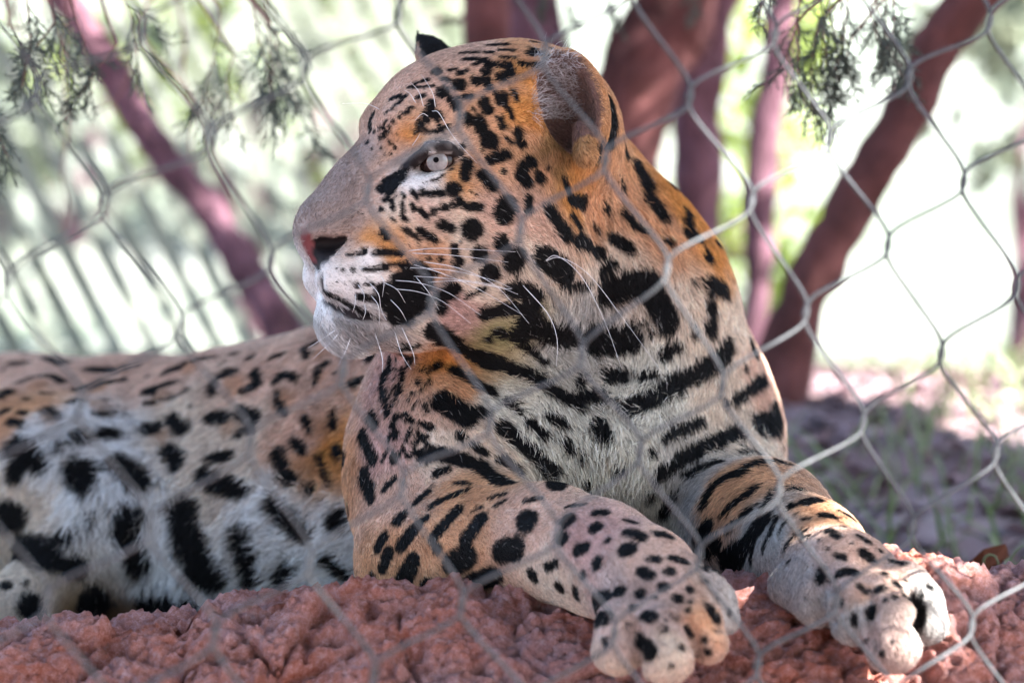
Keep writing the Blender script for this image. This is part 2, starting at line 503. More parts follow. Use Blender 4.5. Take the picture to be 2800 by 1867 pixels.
# ================================================================== coat: colours, spots, fur
# each spot: x,y,(x,y,...)radius in the pixels of a crop of the photo; every point is laid on the body surface
VIEWS = {
 1: (780, 60, 3.336), 2: (780, 480, 3.016), 3: (1300, 60, 2.45), 4: (1100, 700, 1.96),
 5: (1400, 1250, 1.809), 6: (0, 900, 1.622), 7: (840, 900, 2.0638)}
SPOTS = {
1: """1590,570,58;1750,540,48;1850,540,1855,605,32;1835,455,42;1850,390,38;1980,510,2060,460,45;1930,400,2060,400,28;2170,395,2290,385,28
1430,640,58;1610,680,1700,680,25;1530,720,1560,780,42;1810,730,1850,800,46;1930,660,1960,740,28;1990,660,2010,750,35;2090,640,2120,720,25
2040,800,2080,880,24;1660,860,1670,930,38;1760,900,1790,990,55;1970,880,1990,970,33;1725,800,20;2120,1010,2160,1110,45;1860,1090,75;1790,1170,22
2020,1060,2070,1110,18;1620,1140,30;1870,1260,2020,1210,45;2240,1270,2170,1330,2150,1400,2210,1460,52;2280,1300,30;2320,1430,50;1665,1280,1640,1410,45
1800,1400,1890,1490,55;1995,1375,28;1535,1525,55;1330,770,1290,860,1240,960,38;1390,860,48;1290,1000,1390,990,1490,960,26;1330,720,28;1220,900,1190,1000,24
970,700,1050,680,22;1130,600,1240,600,1350,580,16;1180,560,1300,530,18;1110,670,1060,710,15;1210,690,1270,665,22;1100,830,1150,780,22;1060,720,1000,760,14
780,990,770,920,800,850,20;800,1010,890,960,930,900,12;920,830,980,790,12;860,1060,930,1010,22;960,960,980,890,20;1040,870,1060,830,18;1015,1020,12;950,1105,15
995,1115,1000,1160,13;875,1155,12;905,1210,12;965,1205,14;790,1150,12;750,1100,15;1380,450,40;1440,520,1500,530,20;1500,440,1560,430,15;1590,470,1650,450,22
1720,400,1830,340,18;1640,345,1740,345,22;1600,290,1750,285,16;1820,280,1900,280,18;1850,220,2020,210,18;1960,260,2080,260,18;1980,330,2090,330,20;2260,260,2330,300,25;2270,190,25
860,1520,920,1450,1000,1400,1090,1350,34;1540,1210,22;1250,1475,1400,1430,1530,1340,8;1150,1250,1300,1150,1450,1140,1560,1190,16""",
2: """800,110,870,120,900,60,960,20,40;830,190,30;790,280,22;875,220,895,280,20;970,145,985,190,14;960,240,975,290,20;1045,235,1065,290,18;1050,130,1085,180,20;910,180,14
1130,140,1200,160,1290,150,30;1390,115,60;1530,140,15;1580,150,10;1110,285,1175,345,24;1225,300,32;1280,270,1340,265,26;1380,245,1440,215,30;1480,255,1610,265,32
955,320,995,370,18;865,345,915,380,12;985,430,1050,490,1110,540,20;1110,450,1180,500,1235,530,28;1290,405,1370,440,42;1540,445,85;1830,250,1800,330,78;2010,200,2005,290,40
1790,555,65;1450,545,14;1030,570,12;1605,650,65;1895,695,88;1690,800,68;1400,590,1400,640,28;1430,715,42;1285,685,25;1185,680,22;1160,620,14;800,475,840,500,32
625,305,18;558,348,12;510,655,555,655,12;610,640,660,630,22;740,635,850,635,960,640,24;420,772,11;475,775,18;560,780,25;660,780,850,750,1000,720,24
430,885,9;495,895,14;590,905,24;660,905,720,895,15;1050,770,900,860,45;1100,810,1130,900,85;800,960,1000,930,66;620,1000,780,1040,30;900,1070,1100,1030,100;900,1170,1000,1170,60
1300,1000,1380,930,60;1290,1100,45;1230,810,30;320,960,420,1010,560,1090,700,1150,18;1490,1005,1640,945,20;1860,960,1960,960,2070,1010,66;1650,1150,1780,1120,1900,1110,2050,1130,52
1730,1290,1900,1340,2050,1440,22;1680,1340,30;1920,840,20""",
3: """420,130,28;320,290,430,285,20;380,215,28;520,190,20;500,230,22;490,980,20;590,1060,610,1120,20;500,1270,560,1370,610,1430,48;640,1205,720,1225,32
655,1310,700,1390,22;810,1380,830,1410,18;875,1225,880,1275,20;690,1480,830,1550,42;930,1450,1040,1530,42;1275,1465,1310,1495,20;1000,1290,1060,1360,1130,1410,30
1170,1190,1240,1280,48;1090,990,1140,1070,52;1200,985,22;1115,855,1170,905,25;1260,910,1330,980,22;1275,1065,1310,1105,22;1350,1110,1420,1190,1420,1280,1420,1350,27
1420,1430,1480,1440,36;1520,1270,1570,1340,20;1460,1140,15;1190,770,1230,830,34;995,840,1010,900,22;920,380,1000,470,1090,570,1100,640,24;950,530,1000,600,18;1060,680,25
890,420,900,560,920,680,900,790,46;820,850,820,930,25;1620,1495,22;1550,1550,25;1790,1545,20;1760,1450,12;970,1060,1000,1130,20;560,165,700,150,790,180,850,280,16""",
4: """760,20,830,60,880,110,54;900,175,990,165,16;1060,90,1130,50,25;1080,210,1200,170,1330,160,1370,260,1420,350,66;1290,360,22;1030,470,1120,470,1220,450,70;1330,425,25
1390,540,1480,490,30;1100,650,1180,650,42;1280,660,1350,630,25;960,680,32;1640,15,30;1640,155,1720,190,32;1560,150,14;1880,70,1900,180,35;1640,260,1660,310,30;1650,385,42;1560,420,25
1900,330,1890,400,1870,480,38;1220,830,1400,730,1560,640,1680,560,1740,500,44;170,400,340,500,500,580,700,650,800,720,960,800,36;960,760,1080,760,34
520,410,620,440,700,520,770,580,22;470,450,18;650,370,780,410,900,440,50;190,590,25;270,610,400,690,500,740,22;560,790,640,840,20;220,780,280,820,350,860,56;420,840,34
150,920,22;320,965,28;390,1020,450,1060,22;540,920,620,1000,720,1070,800,1160,830,1240,36;690,890,770,970,22;800,870,870,910,28;1060,920,1090,970,46;1050,830,18;875,1000,905,1045,26
960,1100,22;900,1220,14;985,1240,28;1070,1120,16;540,1095,620,1160,28;1400,980,1500,940,1600,895,24;1400,885,12;1370,1180,1500,1080,1650,1020,1820,950,35;1335,1065,25;1140,1170,1180,1160,18
1530,1180,1600,1140,1690,1115,22;1620,1330,1680,1230,1800,1170,1950,1110,27;1920,920,1990,900,2010,850,40;1780,780,1860,720,1940,660,22;1840,610,15;2010,690,12;1740,800,20
1850,1075,1910,1060,16;2030,1025,10;2040,1110,28;1720,1390,1830,1300,1900,1240,20;1320,1290,30;1400,1400,1450,1300,30;1830,1400,1900,1340,14;1900,1430,1950,1330,13;1970,1500,2000,1400,11
110,1070,200,1060,300,1090,420,1130,560,1220,36;180,1170,240,1150,25;320,1215,12""",
5: """420,275,460,275,20;475,410,15;580,370,640,395,25;570,455,38;560,310,610,325,10;715,375,775,390,17;690,500,720,505,20;800,500,850,515,20;640,560,680,585,24;780,565,22;750,640,24
635,675,26;530,665,27;410,715,460,700,25;710,695,12;595,745,16;660,780,690,790,25;420,805,460,795,25;455,895,460,925,12;370,810,8;650,910,680,960,35;755,850,16;820,700,25;880,655,18
880,715,12;875,755,13;950,550,18;955,615,16;975,745,1010,800,20;1075,770,14;1020,700,8;950,905,18;970,965,18;860,840,885,880,14;790,1035,12;835,940,16;760,805,10;820,790,10;1015,860,8
1385,165,1440,170,17;1450,225,1505,210,22;1375,245,17;1400,290,9;1435,312,1470,308,9;1535,288,1580,295,16;1650,345,14;1565,360,1605,390,16;1620,270,1690,310,10;1440,370,1450,410,14
1350,450,1385,405,12;1515,415,8;1555,455,9;1680,425,9;1715,390,1765,420,13;1800,400,1865,440,11;1605,485,1645,500,16;1740,475,1770,500,24;1825,465,9;1885,510,1930,525,13;1620,575,1680,570,24
1530,560,1520,610,20;1845,575,12;1720,635,1745,665,15;1820,650,24;1910,635,17;1895,690,12;1950,695,16;1850,705,9;1785,770,32;1690,790,1700,820,17;1635,720,10;1990,690,2020,715,11
2070,640,16;2030,680,12;2075,710,8;2000,795,9;1750,910,10;1880,910,12;1830,970,14;1950,610,8;1365,520,10;1450,690,8;1060,530,1150,450,1230,330,36;1240,470,1270,380,1310,300,10
1180,260,1120,310,1060,370,14;920,400,980,340,22;1255,250,1280,170,11;1320,370,1350,320,8;960,470,1010,430,30;1180,520,1200,420,12""",
6: """50,105,110,110,10;60,158,110,152,16;210,130,300,155,18;15,185,10;90,240,150,215,220,210,280,235,13;200,290,240,290,9;30,280,15,300,20;125,315,14;20,370,18;90,370,120,380,12
40,415,100,440,16;210,370,260,410,20;290,400,14;390,180,480,185,16;500,190,620,160,9;340,275,440,240,550,230,12;320,335,370,325,12;480,325,10;410,385,520,375,12
640,280,720,250,780,240,12;640,280,700,290,9;640,330,700,330,12;700,335,770,310,840,270,9;655,215,8;850,345,9;740,190,800,170,18;820,150,950,130,10;1045,115,13;1110,130,14;1200,130,1260,110,10;990,160,9
1130,190,1150,240,1080,275,18;950,290,940,250,980,210,1040,195,18;1220,240,1250,210,1310,215,18;1230,280,1240,350,1260,380,15;1400,60,1350,90,1370,120,14;1400,230,1430,170,12
930,400,1000,390,28;1070,370,1130,400,1110,440,26;1060,465,18;1230,560,1250,640,1280,670,33;1300,500,1340,540,22;1410,560,1440,640,1460,690,18;1490,545,1530,580,22;1360,715,26;1350,400,1375,440,20
1480,360,1470,430,16;640,440,680,450,32;760,410,820,440,28;750,540,780,600,38;350,490,42;440,475,500,465,25;260,535,32;340,640,380,690,62;510,600,580,640,620,690,48;60,530,120,550,170,610,40;70,640,40
590,840,560,930,590,1000,620,1060,55;420,850,400,900,18;270,930,300,940,28;810,810,830,900,870,1010,930,1120,66;1060,900,1080,1000,1110,1090,46;940,575,1020,570,26;900,650,960,700,1060,720,38
1210,790,1280,850,1340,910,38;1240,1110,1280,1070,40;1490,850,45;1550,790,18;1440,1030,1500,1080,1560,1130,28;640,1220,760,1230,850,1260,40;20,840,80,830,50;90,970,200,1010,320,1060,50
130,1230,60;420,1230,70;20,1140,25;110,1130,15""",
7: """610,980,680,920,20;700,1000,790,950,900,915,20;845,865,920,875,12;710,1180,770,1110,850,1020,30;900,1180,985,1070,38;945,1020,990,1000,10;1065,995,1115,975,12;1035,955,1120,930,12
1230,975,1320,955,16;1240,1085,62;1470,1075,38;1630,1115,35;1440,1175,35;1470,1000,1560,990,12;1100,1260,1180,1230,55;820,1330,900,1280,56;530,1220,620,1110,34;620,1100,680,1060,18;510,1085,540,1050,27
735,1240,28;530,1440,580,1350,600,1310,44;425,1350,460,1260,30;395,1240,435,1170,25;430,910,490,850,18;950,1430,1060,1390,45;700,1465,50;365,1410,30;455,1435,10;870,1480,30
1530,1245,1570,1225,30;1350,1345,1405,1320,20;1275,1390,32;1555,1390,22;1425,1455,30;1515,1465,1525,1515,18;1635,1320,35;740,210,24;695,300,14;695,555,22;670,420,680,465,12;630,580,615,650,14;570,720,18;545,690,12
470,120,430,250,430,380,455,480,20;545,230,530,360,16;550,90,16;40,300,60,230,110,200,18;155,250,10;250,320,290,300,28;350,160,30;360,490,385,540,25;155,470,145,560,18;50,440,14
310,600,340,680,370,740,30;160,680,220,730,25;320,830,350,910,38;365,960,25;170,1080,50;240,1000,26;500,760,560,620,7;520,500,560,470,8;600,450,640,400,7;470,560,500,480,9"""}
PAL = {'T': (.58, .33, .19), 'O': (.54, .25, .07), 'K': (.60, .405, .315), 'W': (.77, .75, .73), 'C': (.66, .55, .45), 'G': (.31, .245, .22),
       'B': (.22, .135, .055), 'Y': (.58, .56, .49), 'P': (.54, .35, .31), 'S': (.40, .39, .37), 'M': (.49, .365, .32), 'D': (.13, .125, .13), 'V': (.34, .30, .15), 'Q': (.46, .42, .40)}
# guide points: x, y, direction of the hair (photo), length mm, colour
GUIDES = """870,600,.5,-.8,2,G;930,520,.6,-.8,3,G;1010,420,.6,-.7,4,G;1050,480,.8,-.4,4,K;960,610,.9,-.2,4,G;1000,640,1,0,4,O;1040,690,1,.1,4,O;900,760,.6,.6,4,W;980,715,1,.1,5,W;1000,770,.9,.4,6,W;870,800,.3,.9,4,W
930,900,.5,.8,11,W;935,868,.6,.7,7,D;985,895,.6,.7,9,D;1040,915,.6,.7,10,Q;970,930,.5,.8,22,W;905,870,.3,.9,8,W;1100,860,1,.4,7,C;1050,330,.6,-.6,5,K;1150,230,.8,-.5,6,K;1300,150,1,-.2,7,K;1450,140,1,.05,8,T;1120,380,.5,-.6,5,O;1085,420,.6,-.6,5,T;1200,400,.8,-.3,5,Q
1170,487,.9,.5,4,W;1210,475,.9,.4,4,W;1100,440,.7,-.4,4,Q;1090,560,1,.2,5,C;1150,560,1,.2,6,K;1250,500,1,.2,7,O;1300,450,1,.1,7,T;1300,300,1,0,7,T;1400,250,1,-.1,8,T;1430,210,.8,-.6,8,O;1440,300,.7,.3,9,O;1430,380,.6,.8,9,T
1470,400,.6,.8,9,B;1520,440,.3,1,9,B;1550,490,.2,1,12,O;1480,470,.5,.9,10,T;1250,640,1,.3,7,C;1350,600,1,.4,9,K;1300,750,.9,.5,9,C;1200,700,1,.3,7,T;1250,870,.9,.5,10,P;1450,700,.7,.8,14,C;1450,600,.6,.8,12,K;1600,600,.5,.9,14,T
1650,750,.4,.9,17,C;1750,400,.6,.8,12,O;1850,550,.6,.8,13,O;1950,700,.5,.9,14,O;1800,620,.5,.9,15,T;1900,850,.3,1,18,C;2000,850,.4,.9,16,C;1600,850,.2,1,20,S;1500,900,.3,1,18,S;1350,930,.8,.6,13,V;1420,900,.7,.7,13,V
1250,1000,.8,.6,12,O;1200,960,.8,.6,11,O;1230,1050,.8,.6,12,T;1350,1080,.7,.7,14,Y;1500,1150,.4,.9,18,Y;1650,1250,.1,1,20,Y;1800,1050,-.4,.9,18,Y;1950,1000,-.3,.9,15,C;2080,1050,-.1,1,12,K;2050,1200,-.4,.9,14,C;1900,1350,-.3,.8,16,Q
2000,1330,-.4,.8,12,T;1770,1390,0,1,16,Y;2080,1450,.3,.9,8,S;1150,1150,.3,.9,9,K;1100,1000,.2,1,9,P;1060,1200,.2,1,9,P;1200,1200,.5,.8,10,C;1100,1350,.2,1,8,K;1250,1330,.8,.3,9,T;1050,1550,.2,1,7,T;1250,1450,.7,.6,7,T
1450,1420,.9,.3,6,K;1600,1480,.9,.4,6,P;1500,1580,.8,.6,6,C;1750,1520,.7,.7,5,K;1800,1650,.2,1,6,M;1720,1750,-.1,1,7,M;1720,1810,-.1,1,7,C;1830,1790,.1,1,7,C;1930,1700,.4,.9,6,T;1990,1680,.5,.9,6,S;1650,1650,.4,.9,6,M;1700,1600,.4,.9,6,M;1860,1720,.2,1,6,M
2250,1400,.7,.7,6,T;2300,1480,.7,.7,5,K;2180,1560,.3,.9,9,Q;2220,1620,.3,.9,7,S;2380,1600,.6,.8,6,K;2430,1740,.3,1,7,M;2550,1680,.5,.9,7,S;2340,1700,.1,1,7,S;2270,1550,.5,.8,6,M
950,1000,-.6,.6,13,K;850,1150,-.9,.3,14,K;950,1300,-.5,.7,15,T;900,1220,-.7,.5,15,O;700,1050,-1,.1,12,K;500,1000,-1,0,11,K;300,1000,-1,0,11,K;100,1030,-1,.1,11,K;60,1130,-1,.2,13,T;650,1180,-.9,.3,15,C
500,1150,-.8,.4,17,C;600,1300,-.6,.8,20,C;750,1400,-.9,.4,22,W;900,1500,-.8,.5,20,W;450,1500,-.2,1,25,W;300,1350,.2,.9,28,W;150,1200,-.3,.7,22,W;60,1400,-.5,.7,18,C;50,1650,-.3,.9,14,C;250,1700,-.2,1,14,B;300,1200,-.6,.6,20,W"""

def expand(raw):
    out = []
    for v, txt in raw.items():
        ox, oy, sc = VIEWS[v]
        for it in txt.replace('\n', ';').split(';'):
            n = [float(q) for q in it.split(',')]
            r = n[-1] / sc * (1.08 if v == 6 else 1.10 if v in (3, 4, 7) else 1.20 if v == 5 else 1.13)
            c = n[:-1]
            out.append((np.array([(ox + c[i] / sc, oy + c[i + 1] / sc) for i in range(0, len(c), 2)]), r))
    return out

spot_px = expand(SPOTS)
allpts = np.concatenate([q for q, r in spot_px])
hit = trace(allpts)
hn = np.full_like(hit, np.nan); _k = np.isfinite(hit).all(1); hn[_k] = sgrad(hit[_k])
hv = hit - np.array([0, 0, CAM_Z]); hv /= np.linalg.norm(hv, axis=1, keepdims=True)
graze = np.clip(np.abs((hn * hv).sum(1)), .3, 1) ** -.45      # spots seen edge-on are longer than they look
SEGS = []
n = 0
for q, r in spot_px:
    h = hit[n:n + len(q)]; gz_ = graze[n:n + len(q)]; n += len(q)
    fin = np.isfinite(h).all(1); h = h[fin]; gz_ = gz_[fin]
    if not len(h): continue
    rr = [r / FPX * y * g for y, g in zip(h[:, 1], gz_)]
    if len(h) == 1:
        SEGS.append((h[0], h[0], rr[0]))
    else:
        if np.linalg.norm(np.diff(h, axis=0), axis=1).max() > 0.15: continue
        for i in range(len(h) - 1):
            SEGS.append((h[i], h[i + 1], 0.5 * (rr[i] + rr[i + 1])))
# short streaks in the folds over the right shoulder
_sx, _sy = RNG.uniform(1060, 1180, 75), RNG.uniform(930, 1260, 75)
_sh = trace(np.c_[_sx, _sy])
for q in _sh[np.isfinite(_sh).all(1)]:
    SEGS.append((q, q + np.array([RNG.normal() * .003 + .002, 0, -RNG.uniform(.004, .012)]), RNG.uniform(.0016, .0030)))
# spots on the sides the photograph does not show
away = np.nonzero((BN[:, 1] > 0.25))[0]
for i in RNG.choice(away, 330, replace=False):
    a = BV[i]
    t = np.cross(BN[i], RNG.normal(size=3)); t /= np.linalg.norm(t)
    SEGS.append((a, a + t * RNG.uniform(0, .03), RNG.uniform(.006, .012)))

gl = [g.split(',') for g in GUIDES.replace('\n', ';').split(';')]
gp = trace([(float(g[0]), float(g[1])) for g in gl])
keep = np.isfinite(gp).all(1)
print('guides missed', [gl[i][:2] for i in np.nonzero(~keep)[0]])
gl = [g for g, k in zip(gl, keep) if k]; gp = gp[keep]
gd = np.array([(float(g[2]), 0, -float(g[3])) for g in gl])
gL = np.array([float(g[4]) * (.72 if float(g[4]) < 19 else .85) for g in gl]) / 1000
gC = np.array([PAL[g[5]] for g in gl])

def field(p):
    """hair direction, length and ground colour at points on the skin"""
    D = np.zeros((len(p), 3)); L = np.zeros(len(p)); C = np.zeros((len(p), 3)); W = np.zeros(len(p))
    W2 = np.zeros(len(p))
    pj = p + 0.012 * np.stack([vnoise(p, 45, 5), vnoise(p, 45, 6), vnoise(p, 45, 7)], -1)
    for q, d, l, c in zip(gp, gd, gL, gC):
        d2 = ((p - q) ** 2).sum(1)
        w = 1 / (d2 + .012 ** 2) ** 2
        D += w[:, None] * d; L += w * l; W += w
        w = 1 / (((pj - q) ** 2).sum(1) + .010 ** 2) ** 2.2
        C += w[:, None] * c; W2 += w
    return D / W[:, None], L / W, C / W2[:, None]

def spots(p):
    """1 inside a spot, 0 outside"""
    best = np.full(len(p), 1.0)
    order = np.argsort(p[:, 0]); xs = p[order, 0]
    wob = 1.12 + 0.07 * vnoise(p, 170, 3) + 0.12 * vnoise(p, 60, 4)
    for a, b, r in SEGS:
        lo, hi = np.searchsorted(xs, (min(a[0], b[0]) - 1.5 * r, max(a[0], b[0]) + 1.5 * r))
        i = order[lo:hi]
        if not len(i): continue
        pa = p[i] - a; ba = b - a
        t = np.clip(pa @ ba / max(ba @ ba, 1e-12), 0, 1)
        q = pa - t[:, None] * ba
        d = np.sqrt((q * q).sum(1)) / (r * wob[i])
        best[i] = np.minimum(best[i], d - 0.97)
    return np.clip(0.5 - best / 0.14, 0, 1)

NOSE_P = trace([(834, 650), (842, 672), (853, 694), (862, 712)])
NOSE_B = trace([(872, 655), (866, 690), (868, 715), (880, 672), (905, 672), (930, 660), (900, 690), (884, 700)])
PINKEAR = trace([(1535, 330), (1540, 290), (1560, 240), (1560, 380)])
EARRIM = trace([(1620, 250), (1635, 300), (1590, 380), (1595, 410), (1600, 190)])
def near(p, pts, r):
    d = np.full(len(p), 9.0)
    for q in pts:
        if np.isfinite(q).all():
            d = np.minimum(d, np.linalg.norm(p - q, axis=1) / r)
    return d
def seg_near(p, pts, r):
    pts = [q for q in pts if np.isfinite(q).all()]
    d = np.full(len(p), 9.0)
    for a, b in zip(pts, pts[1:]):
        ba = b - a; pa = p - a
        t = np.clip(pa @ ba / max(ba @ ba, 1e-12), 0, 1)
        d = np.minimum(d, np.linalg.norm(pa - t[:, None] * ba, axis=1) / r)
    return d

# brown hearts of the rosettes on the flank (crop 6)
_rc = [(190, 255, 55), (1060, 240, 60), (1275, 300, 55), (730, 295, 55), (1430, 200, 35), (1420, 430, 60), (470, 350, 50), (440, 260, 45), (60, 290, 45), (560, 175, 40), (860, 165, 45), (1040, 420, 45),
       (740, 470, 45), (1370, 600, 70), (980, 640, 50), (100, 590, 40), (260, 400, 35), (70, 400, 35), (1450, 100, 30), (1550, 250, 40), (1580, 600, 50)]
ROS = trace([(x / 1.622, 900 + y / 1.622) for x, y, _ in _rc])
def coat(p, f=None, at=None):
    D, L, C = f if f is not None else field(p)
    s = spots(p if at is None else at)
    v = 1 + 0.16 * vnoise(p, 60, 21) + 0.10 * vnoise(p, 220, 22)
    C = C * v[:, None]
    for q, (_, _, rr_) in zip(ROS, _rc):
        if not np.isfinite(q).all(): continue
        d = (p - q) / (rr_ / 1.622 / FPX * q[1])
        w = np.clip(1.25 - np.sqrt((d * d * np.array([1, .35, 1])).sum(1)), 0, .6)[:, None]
        C = C * (1 - w) + np.array([.40, .205, .105]) * v[:, None] * w
    C = C * (1 - s[:, None]) + np.array([.0065, .006, .0065]) * s[:, None]
    return D, L, C, s

# --- skin mesh
jaguar = thing('jaguar', 'spotted jaguar lying on the red rock with its head turned in profile', 'jaguar', tuple(P(1500, 1650, 2.5) * np.array([1, 1, 0])))
F_ = field(BV)
D_, L_, C_, s_v = coat(BV, F_)
bare = np.ones(len(BV))
dn = near(BV, NOSE_P, .0058); dk = near(BV, NOSE_B, .0075)
nose_m = np.clip((1.35 - np.minimum(dn, dk)) / .5, 0, 1)
ncol = np.where((dk < dn)[:, None], np.array([[.016, .013, .014]]), np.array([[.17, .05, .052]]))
C_ = C_ * (1 - nose_m[:, None]) + ncol * nose_m[:, None]
dm = np.minimum(seg_near(BV, mouth[:4], .0032), seg_near(BV, ph, .0024))
for cr in CREASE: dm = np.minimum(dm, seg_near(BV, cr, .0042))  # toe creases darkened too, shade between the toes put into the colour
m = np.clip((1.3 - dm) / .4, 0, 1)[:, None]; C_ = C_ * (1 - m) + np.array([.02, .016, .018]) * m
dl = np.minimum(seg_near(BV, [q for q, _ in UPLID], .0060), seg_near(BV, [q for q, _ in LOLID], .0044))
m = np.clip((1.3 - dl) / .4, 0, 1)[:, None]; C_ = C_ * (1 - m) + np.array([.016, .012, .012]) * m
de = near(BV, [EYE_C], .0176)
m = (de < 1.0)[:, None]; C_ = np.where(m, np.array([.016, .012, .012]), C_)
di = ((BV - (ec + np.array([-.004, -.008, 0]))) @ EAR_F.T) / np.array([.026, .043, .034])
in_ear = (np.linalg.norm(di, axis=1) < 1) & (BN[:, 1] < 0.3)
C_ = np.where(in_ear[:, None], np.array([.13, .075, .065]), C_)
far_ear = (BV[:, 0] < P(1232, 0, 2.55)[0]) & (BV[:, 2] > P(0, 188, 2.55)[2]) & (BV[:, 1] > 2.515)
C_ = np.where((far_ear & (BN[:, 0] > -.75))[:, None], np.array([.014, .013, .014]), C_)
nohair = np.maximum(nose_m, np.clip((1.15 - np.minimum(dl, dm)) / .2, 0, 1)) > .5
nohair |= de < 0.95

skin_m, nt, b = attr_mat('skin', 'coat', .6, .12)
body = mesh_obj('body', BV, BF, skin_m, jaguar)
ca = body.data.color_attributes.new('coat', 'FLOAT_COLOR', 'POINT')
ca.data.foreach_set('color', np.c_[C_, np.ones(len(C_))].astype(np.float32).ravel())

# --- fur as hair curves
def fur(name, roots, dirs, lens, cols, rad, lift=.55, npts=4, curl=0.0):
    n = len(roots)
    hc = bpy.data.hair_curves.new(name)
    hc.add_curves([npts] * n)
    org = np.array(parent_loc(jaguar))
    T = np.linspace(0, 1, npts)
    nrm, tan = dirs
    pos = np.zeros((n, npts, 3))
    pos[:, 0] = roots - org - nrm * 0.0004
    for i in range(1, npts):
        t = (T[i] + T[i-1]) / 2
        d = tan + nrm * (lift * (1.15 - 1.25 * t))[:, None] if not np.isscalar(lift) else tan + nrm * (lift * (1.15 - 1.25 * t))
        if curl: d = d + RNG.normal(size=(n, 3)) * curl
        d /= np.linalg.norm(d, axis=1, keepdims=True)
        pos[:, i] = pos[:, i-1] + d * (lens / (npts - 1))[:, None]
    hc.attributes['position'].data.foreach_set('vector', pos.astype(np.float32).ravel())
    ra = hc.attributes.get('radius') or hc.attributes.new('radius', 'FLOAT', 'POINT')
    R = rad[:, None] * (1 - 0.82 * T[None] ** 1.5)
    ra.data.foreach_set('value', R.astype(np.float32).ravel())
    co = hc.attributes.new('coat', 'FLOAT_COLOR', 'POINT')
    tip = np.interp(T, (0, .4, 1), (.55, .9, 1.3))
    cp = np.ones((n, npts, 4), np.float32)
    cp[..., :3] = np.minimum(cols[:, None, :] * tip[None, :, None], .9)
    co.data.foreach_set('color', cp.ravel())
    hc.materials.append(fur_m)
    o = bpy.data.objects.new(name, hc)
    COL.objects.link(o)
    o.parent = jaguar
    return o

fur_m, nt, b = attr_mat('fur', 'coat', .65, .18)
trn = nt.nodes.new('ShaderNodeBsdfTranslucent')
att = [q for q in nt.nodes if q.type == 'ATTRIBUTE'][0]
nt.links.new(att.outputs['Color'], trn.inputs['Color'])
mxs = nt.nodes.new('ShaderNodeMixShader'); mxs.inputs[0].default_value = .25
nt.links.new(b.outputs[0], mxs.inputs[1]); nt.links.new(trn.outputs[0], mxs.inputs[2])
nt.links.new(mxs.outputs[0], nt.nodes['Material Output'].inputs['Surface'])

